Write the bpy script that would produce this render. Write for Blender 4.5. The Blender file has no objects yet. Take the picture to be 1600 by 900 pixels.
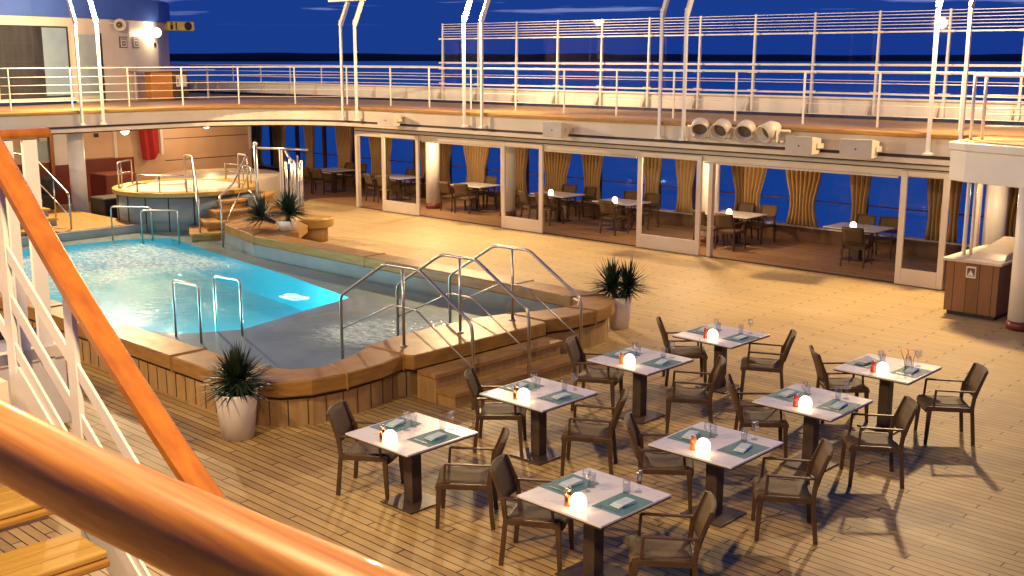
import bpy, math, random
from mathutils import Vector
R = math.radians
rnd = random.Random(7)
scene = bpy.context.scene
COL = scene.collection

# ------------------------------------------------------------------ camera
cam_d = bpy.data.cameras.new("camera"); cam = bpy.data.objects.new("camera", cam_d); COL.objects.link(cam)
cam.location = (0, 0, 4.415)
cam.rotation_euler = (R(90 - 11.58), 0, R(43.58))
cam_d.sensor_width = 36; cam_d.lens = 39.6; cam_d.clip_start = 0.05; cam_d.clip_end = 60000
cam_d.dof.use_dof = True; cam_d.dof.focus_distance = 13.0; cam_d.dof.aperture_fstop = 20
scene.camera = cam
scene.render.resolution_x, scene.render.resolution_y = 1024, 576

# ------------------------------------------------------------------ dusk sky
world = bpy.data.worlds.new("World"); scene.world = world; world.use_nodes = True
wn, wl = world.node_tree.nodes, world.node_tree.links
for n in list(wn): wn.remove(n)
w_out = wn.new("ShaderNodeOutputWorld"); w_bg = wn.new("ShaderNodeBackground")
sky = wn.new("ShaderNodeTexSky"); sky.sky_type = 'NISHITA'; sky.sun_disc = False
sky.sun_elevation = R(-1.0); sky.sun_rotation = R(200); sky.altitude = 20; sky.ozone_density = 6.0
hue = wn.new("ShaderNodeMixRGB"); hue.blend_type = 'MULTIPLY'; hue.inputs[0].default_value = 1
hue.inputs[2].default_value = (0.16, 0.45, 1.0, 1)
wl.new(sky.outputs[0], hue.inputs[1])
# even blue of the late dusk, so the horizon does not glow
mixb = wn.new("ShaderNodeMixRGB"); mixb.inputs[0].default_value = 0.85
mixb.inputs[2].default_value = (0.10, 0.44, 2.60, 1)
wl.new(hue.outputs[0], mixb.inputs[1])
# thin streaks of cloud
tc = wn.new("ShaderNodeTexCoord"); mp = wn.new("ShaderNodeMapping"); mp.inputs['Scale'].default_value = (5, 5, 95)
mp.inputs['Location'].default_value = (0.3, 0.2, 0.4)
nz = wn.new("ShaderNodeTexNoise"); nz.inputs['Scale'].default_value = 1.6; nz.inputs['Detail'].default_value = 5
cr = wn.new("ShaderNodeValToRGB"); cr.color_ramp.elements[0].position = 0.58; cr.color_ramp.elements[1].position = 0.66
sep = wn.new("ShaderNodeSeparateXYZ"); mr = wn.new("ShaderNodeMapRange")
mr.inputs[1].default_value = 0.026; mr.inputs[2].default_value = 0.042
m1 = wn.new("ShaderNodeMath"); m1.operation = 'MULTIPLY'; m2 = wn.new("ShaderNodeMath"); m2.operation = 'MULTIPLY'; m2.inputs[1].default_value = 0.95
wl.new(tc.outputs['Generated'], mp.inputs[0]); wl.new(mp.outputs[0], nz.inputs[0]); wl.new(nz.outputs[0], cr.inputs[0])
wl.new(tc.outputs['Generated'], sep.inputs[0]); wl.new(sep.outputs[2], mr.inputs[0])
wl.new(cr.outputs[0], m1.inputs[0]); wl.new(mr.outputs[0], m1.inputs[1]); wl.new(m1.outputs[0], m2.inputs[0])
mixc = wn.new("ShaderNodeMixRGB"); mixc.inputs[2].default_value = (1.7, 2.1, 4.6, 1)
wl.new(m2.outputs[0], mixc.inputs[0]); wl.new(mixb.outputs[0], mixc.inputs[1])
wl.new(mixc.outputs[0], w_bg.inputs[0]); w_bg.inputs[1].default_value = 0.118
wl.new(w_bg.outputs[0], w_out.inputs[0])

# the sun is just under the horizon: only a trace of cool light is left
sun_d = bpy.data.lights.new("sun", 'SUN'); sun_d.energy = 0.02; sun_d.angle = R(20); sun_d.color = (0.5, 0.65, 1.0)
sun = bpy.data.objects.new("sun", sun_d); COL.objects.link(sun); sun.rotation_euler = (R(70), 0, R(20))

# deck floodlights: far-side masts are built further down, near-side lamps are unseen and have none
WARM = (1.0, 0.68, 0.33)
def lamp(name, loc, power, color=WARM, radius=0.10, kind='POINT'):
    d = bpy.data.lights.new(name, kind); d.energy = power; d.color = color
    if kind == 'POINT': d.shadow_soft_size = radius
    o = bpy.data.objects.new(name, d); COL.objects.link(o); o.location = loc
    return o
def flood(loc, aim, power, small):
    d = bpy.data.lights.new("mast_flood", 'SPOT'); d.energy = power; d.color = WARM; d.spot_size = R(150); d.spot_blend = 0.9; d.shadow_soft_size = 0.22
    o = bpy.data.objects.new("mast_flood", d); COL.objects.link(o); o.location = loc
    o.rotation_euler = (Vector(aim) - Vector(loc)).to_track_quat('-Z', 'Y').to_euler()
    lamp("mast_or_unseen_light", (loc[0], loc[1], loc[2] - .02), small, WARM, 0.15)
flood((-21.03, 20.42, 5.86), (-16, 12, 0), 1750, 1700)
flood((-8.63, 20.42, 5.86), (-9, 12, 0), 1350, 1500)
flood((-29.12, 14.43, 5.86), (-21, 12, 0), 1300, 3400)
flood((-21.03, 1.0, 5.86), (-18, 12.5, 0), 3100, 100)
flood((-8.63, 1.0, 5.86), (-8, 8, 0), 1650, 330)
flood((-2.4, 1.0, 6.3), (-4.6, 7, 0), 1000, 600)  # unseen lamp near the camera, added to brighten the near rail and front deck

scene.view_settings.view_transform = 'Standard'; scene.view_settings.look = 'None'
scene.view_settings.exposure = 0.0; scene.view_settings.gamma = 1.0
scene.cycles.use_denoising = True
scene.cycles.max_bounces = 8; scene.cycles.transparent_max_bounces = 24
scene.cycles.caustics_reflective = False; scene.cycles.caustics_refractive = False
scene.cycles.sample_clamp_indirect = 4.0

# ------------------------------------------------------------------ materials
class NT:
    def __init__(s, name):
        m = bpy.data.materials.new(name); m.use_nodes = True; s.m = m
        s.n, s.l = m.node_tree.nodes, m.node_tree.links
        s.b = s.n['Principled BSDF']; s.out = s.n['Material Output']
    def node(s, t, **k):
        n = s.n.new(t)
        for a, v in k.items(): setattr(n, a, v)
        return n
    def math(s, op, a, b=None):
        n = s.n.new("ShaderNodeMath"); n.operation = op
        for i, v in enumerate((a, b)):
            if v is None: continue
            if hasattr(v, 'links'): s.l.new(v, n.inputs[i])
            else: n.inputs[i].default_value = v
        return n.outputs[0]
    def pos(s, obj=True):
        return s.node("ShaderNodeTexCoord").outputs['Object'] if obj else s.node("ShaderNodeNewGeometry").outputs['Position']
    def noise(s, vec, scale, detail=3, stretch=None, rough=0.5):
        if stretch:
            mp = s.node("ShaderNodeMapping"); mp.inputs['Scale'].default_value = stretch; s.l.new(vec, mp.inputs[0]); vec = mp.outputs[0]
        n = s.node("ShaderNodeTexNoise"); n.inputs['Scale'].default_value = scale; n.inputs['Detail'].default_value = detail
        n.inputs['Roughness'].default_value = rough
        s.l.new(vec, n.inputs['Vector']); return n.outputs[0]
    def ramp(s, fac, stops):
        r = s.node("ShaderNodeValToRGB"); e = r.color_ramp.elements
        while len(e) < len(stops): e.new(0.5)
        for i, (p, c) in enumerate(stops): e[i].position = p; e[i].color = (*c, 1)
        s.l.new(fac, r.inputs[0]); return r.outputs[0]
    def mix(s, fac, a, b, blend='MIX'):
        n = s.node("ShaderNodeMixRGB", blend_type=blend)
        for i, v in enumerate((fac, a, b)):
            if hasattr(v, 'links'): s.l.new(v, n.inputs[i])
            else: n.inputs[i].default_value = v if i == 0 else (*v, 1)
        return n.outputs[0]
    def bump(s, h, strength=0.3, dist=0.02):
        n = s.node("ShaderNodeBump"); n.inputs['Strength'].default_value = strength; n.inputs['Distance'].default_value = dist
        s.l.new(h, n.inputs['Height']); s.l.new(n.outputs[0], s.b.inputs['Normal']); return n.outputs[0]
    def set(s, **k):
        names = dict(rough='Roughness', metal='Metallic', coat='Coat Weight', spec='Specular IOR Level', alpha='Alpha', ior='IOR',
                     emit='Emission Strength', trans='Transmission Weight')
        for a, v in k.items():
            if a == 'color':
                if hasattr(v, 'links'): s.l.new(v, s.b.inputs['Base Color'])
                else: s.b.inputs['Base Color'].default_value = (*v, 1)
            elif a == 'emcol': s.b.inputs['Emission Color'].default_value = (*v, 1)
            else: 
                i = s.b.inputs[names[a]]
                if hasattr(v, 'links'): s.l.new(v, i)
                else: i.default_value = v
        return s.m

def mottled(name, c1, c2, scale=6, rough=0.5, bump=0.0, stretch=None, **k):
    t = NT(name); p = t.pos(False); f = t.noise(p, scale, 4, stretch)
    c = t.ramp(f, [(0.3, c1), (0.7, c2)])
    if bump: t.bump(f, bump)
    rr = t.math('ADD', t.math('MULTIPLY', t.noise(p, scale * 2.3, 2), 0.25), rough - 0.12)
    return t.set(color=c, rough=rr, **k)

def planks(name, c_lo, c_hi, pitch, phase, axis_v=1, caulk=0.07, joints=True, seam=(0.022, 0.012, 0.008), rough=0.55):
    """teak planking that runs along X (axis_v=1) or along Y (axis_v=0)"""
    t = NT(name); p = t.pos(False); s = t.node("ShaderNodeSeparateXYZ"); t.l.new(p, s.inputs[0])
    v, u = s.outputs[axis_v], s.outputs[1 - axis_v]
    q = t.math('DIVIDE', t.math('SUBTRACT', v, phase), pitch)
    idx = t.math('FLOOR', q); fr = t.math('FRACT', q)
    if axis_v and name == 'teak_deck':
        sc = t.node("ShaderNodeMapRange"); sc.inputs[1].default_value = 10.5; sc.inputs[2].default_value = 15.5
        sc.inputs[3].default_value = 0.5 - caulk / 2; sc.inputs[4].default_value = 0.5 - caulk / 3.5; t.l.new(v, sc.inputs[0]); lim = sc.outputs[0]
    else: lim = 0.5 - caulk / 2
    line = t.math('GREATER_THAN', t.math('ABSOLUTE', t.math('SUBTRACT', fr, 0.5)), lim)
    if joints:
        m3 = t.math('FLOORED_MODULO', idx, 3.0) if False else t.math('MODULO', t.math('ADD', idx, 300.0), 3.0)
        uu = t.math('DIVIDE', t.math('ADD', t.math('ADD', u, 204.55 + 0.0), t.math('MULTIPLY', m3, -0.68)), 2.04)
        j = t.math('LESS_THAN', t.math('FRACT', uu), 0.0075)
        cell = t.math('FLOOR', uu)
        line = t.math('MAXIMUM', line, j)
    else: cell = 0.0
    w = t.node("ShaderNodeTexWhiteNoise", noise_dimensions='2D')
    cb = t.node("ShaderNodeCombineXYZ"); t.l.new(idx, cb.inputs[0])
    if joints: t.l.new(cell, cb.inputs[1])
    t.l.new(cb.outputs[0], w.inputs['Vector'])
    grain = t.noise(p, 3.0, 4, (1.2, 16, 1) if axis_v else (16, 1.2, 1))
    blot = t.noise(p, 0.55, 4)
    f = t.math('ADD', t.math('ADD', t.math('MULTIPLY', w.outputs[0], 0.30), t.math('MULTIPLY', grain, 0.46)), t.math('MULTIPLY', blot, 0.44))
    c = t.ramp(f, [(0.3, c_lo), (0.85, c_hi)])
    if name == 'teak_deck':
        stn = t.ramp(t.noise(p, 0.9, 6, (0.7, 1.3, 1), 0.62), [(0.54, (0, 0, 0)), (0.66, (1, 1, 1))])
        c = t.mix(t.math('MULTIPLY', stn, 0.38), c, (0.16, 0.10, 0.05))
        pale = t.ramp(t.noise(p, 0.35, 5), [(0.52, (0, 0, 0)), (0.70, (1, 1, 1))])
        c = t.mix(t.math('MULTIPLY', pale, 0.30), c, (0.62, 0.50, 0.33))
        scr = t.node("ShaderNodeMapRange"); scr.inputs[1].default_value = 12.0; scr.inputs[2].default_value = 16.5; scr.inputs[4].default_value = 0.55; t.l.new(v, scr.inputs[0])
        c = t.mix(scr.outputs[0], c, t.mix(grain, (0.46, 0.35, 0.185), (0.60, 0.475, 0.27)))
    c = t.mix(line, c, seam)
    hb = t.math('SUBTRACT', t.math('MULTIPLY', grain, 0.15), line)
    t.bump(hb, 0.35, 0.004)
    rr = t.math('ADD', t.math('MULTIPLY', blot, 0.35), rough - 0.18)
    return t.set(color=c, rough=rr, spec=0.4)

def emitter(name, color, strength):
    t = NT(name); return t.set(color=color, emcol=color, emit=strength, rough=0.4)

def glassy(name, tint=(0.93, 0.96, 0.98), refl=1.0, rough=0.02, base=0.04):
    t = NT(name); t.n.remove(t.b)
    tr = t.node("ShaderNodeBsdfTransparent"); tr.inputs[0].default_value = (*tint, 1)
    gl = t.node("ShaderNodeBsdfGlossy"); gl.inputs['Roughness'].default_value = rough
    lw = t.node("ShaderNodeLayerWeight"); lw.inputs[0].default_value = 0.25
    f = t.math('ADD', t.math('MULTIPLY', t.math('POWER', lw.outputs['Facing'], 3.0), 0.6 * refl), base)
    mx = t.node("ShaderNodeMixShader"); t.l.new(f, mx.inputs[0]); t.l.new(tr.outputs[0], mx.inputs[1]); t.l.new(gl.outputs[0], mx.inputs[2])
    t.l.new(mx.outputs[0], t.out.inputs[0]); return t.m

M = {}
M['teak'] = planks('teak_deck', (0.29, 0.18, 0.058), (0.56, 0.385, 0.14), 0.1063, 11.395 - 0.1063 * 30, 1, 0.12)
M['gallery_teak'] = planks('gallery_teak', (0.34, 0.20, 0.09), (0.54, 0.34, 0.16), 0.12, 0, 1, 0.05)
M['dining_wood'] = planks('dining_floor_wood', (0.27, 0.15, 0.065), (0.44, 0.27, 0.125), 0.12, 0, 1, 0.04)
M['coping'] = mottled('coping_wood', (0.25, 0.125, 0.024), (0.37, 0.195, 0.042), 2.2, 0.42, 0.04, (1.5, 1.5, 9))
M['pool_panel'] = mottled('pool_side_panel', (0.33, 0.20, 0.075), (0.44, 0.28, 0.11), 3.0, 0.5, 0.03, (5, 5, 1))
M['step_wood'] = mottled('step_wood', (0.28, 0.15, 0.038), (0.42, 0.24, 0.065), 2.5, 0.45, 0.05, (9, 1.2, 9))
M['seam'] = mottled('dark_seam', (0.05, 0.025, 0.012), (0.09, 0.04, 0.02), 5, 0.6)
M['white'] = mottled('white_paint', (0.70, 0.68, 0.64), (0.80, 0.78, 0.74), 1.3, 0.4)
M['cream'] = mottled('cream_paint', (0.56, 0.49, 0.41), (0.68, 0.61, 0.52), 1.1, 0.45)
M['beige_metal'] = mottled('beige_metal', (0.50, 0.44, 0.36), (0.60, 0.53, 0.44), 3.0, 0.4)
M['peach'] = mottled('peach_wall', (0.58, 0.38, 0.24), (0.68, 0.46, 0.30), 0.8, 0.5)
M['maroon'] = mottled('maroon_panel', (0.13, 0.022, 0.014), (0.19, 0.035, 0.02), 1.5, 0.4)
M['red'] = mottled('red_cloth', (0.30, 0.010, 0.015), (0.42, 0.018, 0.022), 2.0, 0.8)
M['black'] = mottled('black_upholstery', (0.012, 0.010, 0.009), (0.03, 0.026, 0.022), 4, 0.6)
M['navy'] = mottled('navy_paint', (0.008, 0.014, 0.07), (0.012, 0.022, 0.10), 2, 0.35)
M['roof_blue'] = mottled('blue_roof_band', (0.05, 0.11, 0.42), (0.06, 0.13, 0.48), 1, 0.5)
M['orange'] = mottled('orange_panel', (0.62, 0.24, 0.04), (0.70, 0.30, 0.06), 2, 0.5)
M['brown_box'] = mottled('brown_cabinet', (0.10, 0.05, 0.025), (0.16, 0.08, 0.04), 2, 0.5)
M['grey_tile'] = mottled('grey_pool_tile', (0.17, 0.20, 0.21), (0.24, 0.275, 0.285), 1.2, 0.5)
M['grey_panel'] = mottled('grey_panel', (0.13, 0.17, 0.19), (0.18, 0.22, 0.24), 1.0, 0.45)
M['turquoise'] = mottled('turquoise_pool_paint', (0.004, 0.42, 0.56), (0.007, 0.50, 0.64), 0.7, 0.5)
M['steel'] = mottled('brushed_steel', (0.46, 0.42, 0.37), (0.56, 0.52, 0.46), 1.0, 0.33, metal=1.0)
M['varnish'] = mottled('varnished_mahogany', (0.27, 0.080, 0.006), (0.42, 0.145, 0.011), 1.3, 0.40, 0.0, (1.2, 16, 10), coat=0.25)
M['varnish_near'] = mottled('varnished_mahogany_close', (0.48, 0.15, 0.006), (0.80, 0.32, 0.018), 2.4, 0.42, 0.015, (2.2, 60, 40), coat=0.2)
M['chair_frame'] = mottled('bronze_frame', (0.055, 0.028, 0.012), (0.09, 0.048, 0.022), 8, 0.42)
M['chair_fabric'] = mottled('bronze_sling', (0.085, 0.052, 0.022), (0.13, 0.082, 0.036), 40, 0.65, 0.1)
M['dark_metal'] = mottled('dark_bronze_metal', (0.045, 0.030, 0.022), (0.075, 0.050, 0.036), 7, 0.4)
M['tabletop'] = mottled('pale_laminate', (0.66, 0.65, 0.66), (0.74, 0.73, 0.74), 3, 0.30)
M['mat'] = mottled('teal_mat', (0.055, 0.17, 0.19), (0.085, 0.23, 0.25), 60, 0.6, 0.1)
M['napkin'] = mottled('pale_blue_napkin', (0.42, 0.54, 0.60), (0.54, 0.65, 0.70), 14, 0.8, 0.1)
M['copper'] = mottled('copper', (0.62, 0.22, 0.08), (0.78, 0.32, 0.13), 8, 0.25, metal=1.0)
M['redglass'] = mottled('red_shaker', (0.36, 0.03, 0.022), (0.46, 0.05, 0.03), 8, 0.2)
M['orangeglass'] = mottled('orange_shaker', (0.46, 0.14, 0.03), (0.56, 0.20, 0.04), 8, 0.2)
M['glass'] = glassy('drinking_glass', (0.95, 0.96, 0.97), 1.6, 0.14, 0.10)
M['pane'] = glassy('window_glass', (0.92, 0.96, 1.0), 0.4, 0.01, 0.015)
M['screen'] = glassy('windscreen_glass', (0.80, 0.86, 0.98), 0.5, 0.02, 0.035)
M['upper_screen'] = glassy('tinted_windscreen_glass', (0.58, 0.62, 0.84), 0.5, 0.02, 0.03)
M['leaf'] = mottled('palm_leaf', (0.008, 0.020, 0.010), (0.022, 0.045, 0.020), 9, 0.45)
M['soil'] = mottled('soil', (0.03, 0.02, 0.012), (0.06, 0.04, 0.025), 20, 0.9, 0.3)
M['pot'] = mottled('white_pot', (0.78, 0.75, 0.71), (0.84, 0.81, 0.77), 2, 0.4)
M['curtain'] = mottled('curtain_cloth', (0.34, 0.215, 0.09), (0.46, 0.31, 0.14), 3, 0.8, 0.0, (6, 6, 0.4))
M['sofa_cover'] = mottled('pale_cover', (0.46, 0.41, 0.37), (0.60, 0.54, 0.49), 2, 0.6)
M['brown_wood'] = planks('bar_wood', (0.16, 0.075, 0.03), (0.28, 0.14, 0.06), 0.22, -7.9, 0, 0.05, False)
M['globe'] = emitter('lit_globe', (1.0, 0.86, 0.62), 7)
M['candle'] = emitter('lit_candle_globe', (1.0, 0.66, 0.36), 7)
M['flood'] = emitter('lit_flood_lens', (1.0, 0.88, 0.70), 30)
M['dark_lens'] = mottled('unlit_lens', (0.08, 0.06, 0.05), (0.14, 0.11, 0.09), 5, 0.3)
M['poollamp'] = emitter('lit_pool_lamp', (0.85, 1.0, 1.0), 18)
M['yellow'] = mottled('yellow_paint', (0.60, 0.44, 0.10), (0.68, 0.52, 0.14), 4, 0.5)
M['yellow_wood'] = mottled('yellow_varnished_wood', (0.34, 0.20, 0.045), (0.46, 0.29, 0.07), 2.5, 0.4, 0.03, (8, 1, 8))
M['blue_dark'] = mottled('deep_blue_towel', (0.01, 0.02, 0.16), (0.02, 0.03, 0.22), 6, 0.9)
M['coast'] = mottled('dark_coast', (0.0015, 0.0025, 0.006), (0.003, 0.005, 0.010), 0.002, 0.95)
M['frosted'] = mottled('frosted_pane', (0.30, 0.36, 0.40), (0.38, 0.44, 0.47), 1.5, 0.35)
M['dark_room'] = mottled('dark_interior', (0.03, 0.025, 0.02), (0.08, 0.06, 0.045), 1.2, 0.5, 0, (3, 3, 0.5))
M['sign_green'] = mottled('dark_sign', (0.012, 0.04, 0.03), (0.02, 0.055, 0.045), 3, 0.4)
M['pale_print'] = mottled('printed_face', (0.55, 0.52, 0.48), (0.65, 0.62, 0.57), 40, 0.6)

def make_sea():
    t = NT('sea_water'); p = t.pos(False)
    h = t.noise(p, 0.25, 5); h2 = t.noise(p, 0.03, 4)
    t.bump(t.math('ADD', h, h2), 0.6, 0.6)
    c = t.ramp(t.noise(p, 0.004, 4, (1, 3, 1)), [(0.35, (0.010, 0.58, 0.74)), (0.7, (0.014, 0.72, 0.88))])
    return t.set(color=c, rough=0.25)
M['sea'] = make_sea()

def make_pool_water():
    t = NT('pool_water'); t.n.remove(t.b); p = t.pos(False)
    s = t.node("ShaderNodeSeparateXYZ"); t.l.new(p, s.inputs[0])
    # jets stir the far end: coarse chop, and pale colour there for bubbles and painted-in reflected glitter, calm water at the steps
    far = t.node("ShaderNodeMapRange"); far.inputs[1].default_value = -17.6; far.inputs[2].default_value = -20.4
    t.l.new(s.outputs[0], far.inputs[0])
    far2 = t.node("ShaderNodeMapRange"); far2.inputs[1].default_value = -25.2; far2.inputs[2].default_value = -23.6; t.l.new(s.outputs[0], far2.inputs[0])
    far3 = t.node("ShaderNodeMapRange"); far3.inputs[1].default_value = 13.6; far3.inputs[2].default_value = 12.6; t.l.new(s.outputs[1], far3.inputs[0])
    jet = t.node("ShaderNodeVectorMath", operation='DISTANCE'); t.l.new(p, jet.inputs[0]); jet.inputs[1].default_value = (-13.35, 10.95, 0.2)
    jr = t.node("ShaderNodeMapRange"); jr.inputs[1].default_value = 1.7; jr.inputs[2].default_value = 0.6; t.l.new(jet.outputs['Value'], jr.inputs[0])
    act = t.math('MAXIMUM', t.math('MULTIPLY', t.math('MULTIPLY', far.outputs[0], far2.outputs[0]), far3.outputs[0]), jr.outputs[0])
    wv = t.node("ShaderNodeMapRange"); wv.inputs[1].default_value = -15.6; wv.inputs[2].default_value = -17.6; t.l.new(s.outputs[0], wv.inputs[0])
    n1 = t.noise(p, 2.3, 4, None, 0.6); n2 = t.noise(p, 7.0, 4, None, 0.65)
    h = t.math('MULTIPLY', t.math('ADD', t.math('MULTIPLY', n1, 0.6), t.math('MULTIPLY', n2, 0.5)), t.math('ADD', t.math('ADD', t.math('MULTIPLY', act, 0.6), t.math('MULTIPLY', wv.outputs[0], 0.5)), 0.06))
    bp = t.node("ShaderNodeBump"); bp.inputs['Strength'].default_value = 1.0; bp.inputs['Distance'].default_value = 0.10; t.l.new(h, bp.inputs['Height'])
    tr = t.node("ShaderNodeBsdfTransparent"); tr.inputs[0].default_value = (0.86, 0.95, 0.96, 1)
    gl = t.node("ShaderNodeBsdfGlossy"); gl.inputs['Roughness'].default_value = 0.03; t.l.new(bp.outputs[0], gl.inputs['Normal'])
    lw = t.node("ShaderNodeLayerWeight"); lw.inputs[0].default_value = 0.5; t.l.new(bp.outputs[0], lw.inputs['Normal'])
    frs = t.math('ADD', t.math('MULTIPLY', t.math('POWER', lw.outputs['Facing'], 5.0), 0.80), 0.02)
    m1 = t.node("ShaderNodeMixShader"); t.l.new(frs, m1.inputs[0]); t.l.new(tr.outputs[0], m1.inputs[1]); t.l.new(gl.outputs[0], m1.inputs[2])
    foam_glitter = t.node("ShaderNodeBsdfDiffuse"); foam_glitter.inputs[0].default_value = (0.74, 0.95, 0.93, 1); t.l.new(bp.outputs[0], foam_glitter.inputs['Normal'])
    streak = t.noise(p, 8.0, 7, (1.0, 2.0, 1), 0.80)
    big = t.noise(p, 0.5, 3)
    thr = t.math('ADD', t.math('MULTIPLY', act, 0.37), t.math('MULTIPLY', big, 0.22))
    fm = t.node("ShaderNodeMapRange"); fm.inputs[1].default_value = 0.83; fm.inputs[2].default_value = 1.10; fm.inputs[4].default_value = 0.85
    t.l.new(t.math('ADD', streak, thr), fm.inputs[0])
    m2 = t.node("ShaderNodeMixShader"); t.l.new(t.math('MULTIPLY', fm.outputs[0], act), m2.inputs[0]); t.l.new(m1.outputs[0], m2.inputs[1]); t.l.new(foam_glitter.outputs[0], m2.inputs[2])
    t.l.new(m2.outputs[0], t.out.inputs[0]); return t.m
M['water'] = make_pool_water()

# ------------------------------------------------------------------ mesh helpers
class MB:
    def __init__(s, smooth=False): s.v = []; s.f = []; s.smooth = smooth; s.sm = []
    def add(s, vs, fs, smooth=False):
        o = len(s.v); s.v += [tuple(a) for a in vs]
        for f in fs: s.f.append(tuple(i + o for i in f)); s.sm.append(smooth)
        return s
    def box(s, x0, x1, y0, y1, z0, z1):
        v = [(x0, y0, z0), (x1, y0, z0), (x1, y1, z0), (x0, y1, z0), (x0, y0, z1), (x1, y0, z1), (x1, y1, z1), (x0, y1, z1)]
        return s.add(v, [(0, 3, 2, 1), (4, 5, 6, 7), (0, 1, 5, 4), (1, 2, 6, 5), (2, 3, 7, 6), (3, 0, 4, 7)])
    def bar(s, a, b, w, h, up=(0, 0, 1)):
        """rectangular bar from a to b: w across, h along 'up'"""
        a, b = Vector(a), Vector(b); d = (b - a).normalized(); upv = Vector(up)
        if abs(d.dot(upv)) > 0.98: upv = Vector((0, 1, 0))
        sd = d.cross(upv).normalized(); u2 = sd.cross(d).normalized()
        v = []
        for p in (a, b):
            for i, j in ((-1, -1), (1, -1), (1, 1), (-1, 1)): v.append(p + sd * (w / 2 * i) + u2 * (h / 2 * j))
        return s.add(v, [(0, 3, 2, 1), (4, 5, 6, 7), (0, 1, 5, 4), (1, 2, 6, 5), (2, 3, 7, 6), (3, 0, 4, 7)])
    def tube(s, pts, r, n=8, cap=True):
        pts = [Vector(p) for p in pts]; m = len(pts); rr = r if isinstance(r, (list, tuple)) else [r] * m
        vs, fs = [], []; ref = None
        for i, p in enumerate(pts):
            d = (pts[min(i + 1, m - 1)] - pts[max(i - 1, 0)]).normalized()
            if ref is None or abs(d.dot(ref)) > 0.99: ref = Vector((0, 0, 1)) if abs(d.z) < 0.9 else Vector((1, 0, 0))
            a = d.cross(ref).normalized(); b = d.cross(a).normalized(); ref = a.cross(d).normalized()
            for k in range(n):
                t = 2 * math.pi * k / n; vs.append(p + a * math.cos(t) * rr[i] + b * math.sin(t) * rr[i])
        for i in range(m - 1):
            for k in range(n):
                fs.append((i * n + k, i * n + (k + 1) % n, (i + 1) * n + (k + 1) % n, (i + 1) * n + k))
        s.add(vs, fs, True)
        if cap:
            o = len(s.v) - m * n
            s.f.append(tuple(o + k for k in range(n))[::-1]); s.sm.append(False)
            s.f.append(tuple(o + (m - 1) * n + k for k in range(n))); s.sm.append(False)
        return s
    def prism(s, poly, z0, z1, top=None):
        n = len(poly); top = top or poly
        vs = [(x, y, z0) for x, y in poly] + [(x, y, z1) for x, y in top]
        fs = [tuple(range(n))[::-1], tuple(range(n, 2 * n))] + [(i, (i + 1) % n, n + (i + 1) % n, n + i) for i in range(n)]
        return s.add(vs, fs)
    def strip(s, a, b, z0, z1, closed=False):
        """solid band between two plan polylines a (inner) and b (outer)"""
        n = len(a); vs = []
        for (x, y), (X, Y) in zip(a, b): vs += [(x, y, z0), (X, Y, z0), (X, Y, z1), (x, y, z1)]
        fs = []
        for i in range(n if closed else n - 1):
            p, q = 4 * i, 4 * ((i + 1) % n)
            for k in range(4): fs.append((p + k, p + (k + 1) % 4, q + (k + 1) % 4, q + k))
        if not closed: fs += [(0, 1, 2, 3), (4 * n - 4, 4 * n - 1, 4 * n - 2, 4 * n - 3)]
        return s.add(vs, fs)
    def lathe(s, prof, n=20, c=(0, 0, 0), smooth=True, cap=True):
        vs, fs = [], []; m = len(prof)
        for r, z in prof:
            for k in range(n):
                t = 2 * math.pi * k / n; vs.append((c[0] + r * math.cos(t), c[1] + r * math.sin(t), c[2] + z))
        for i in range(m - 1):
            for k in range(n): fs.append((i * n + k, i * n + (k + 1) % n, (i + 1) * n + (k + 1) % n, (i + 1) * n + k))
        s.add(vs, fs, smooth); o = len(s.v) - m * n
        if not cap: return s
        if prof[0][0] > 1e-5: s.f.append(tuple(o + k for k in range(n))[::-1]); s.sm.append(False)
        if prof[-1][0] > 1e-5: s.f.append(tuple(o + (m - 1) * n + k for k in range(n))); s.sm.append(False)
        return s
    def sphere(s, c, r, n=16, m=10, sz=1.0):
        return s.lathe([(r * math.sin(math.pi * i / m) + (1e-6), -r * sz * math.cos(math.pi * i / m)) for i in range(m + 1)], n, c)
    def quad(s, *p): return s.add(p, [tuple(range(len(p)))])
    def grid(s, rows, smooth=True):
        m, n = len(rows), len(rows[0]); vs = [p for r in rows for p in r]
        return s.add(vs, [(i * n + k, i * n + k + 1, (i + 1) * n + k + 1, (i + 1) * n + k) for i in range(m - 1) for k in range(n - 1)], smooth)
    def rot(s, ang, c=(0, 0)):
        ca, sa = math.cos(ang), math.sin(ang)
        s.v = [(c[0] + (x - c[0]) * ca - (y - c[1]) * sa, c[1] + (x - c[0]) * sa + (y - c[1]) * ca, z) for x, y, z in s.v]; return s
    def build(s, name, mat, parent=None, bevel=0.0, local=False):
        me = bpy.data.meshes.new(name); off = Vector((0, 0, 0))
        if parent is not None and not local:
            q = parent
            while q is not None: off += q.location; q = q.parent
        me.from_pydata([Vector(v) - off for v in s.v], [], s.f); me.update()
        me.polygons.foreach_set('use_smooth', s.sm)
        me.materials.append(M[mat] if isinstance(mat, str) else mat)
        o = bpy.data.objects.new(name, me); COL.objects.link(o)
        if parent is not None: o.parent = parent
        if bevel:
            b = o.modifiers.new('bevel', 'BEVEL'); b.width = bevel; b.segments = 2; b.limit_method = 'ANGLE'; b.angle_limit = R(40)
        return o

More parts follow.
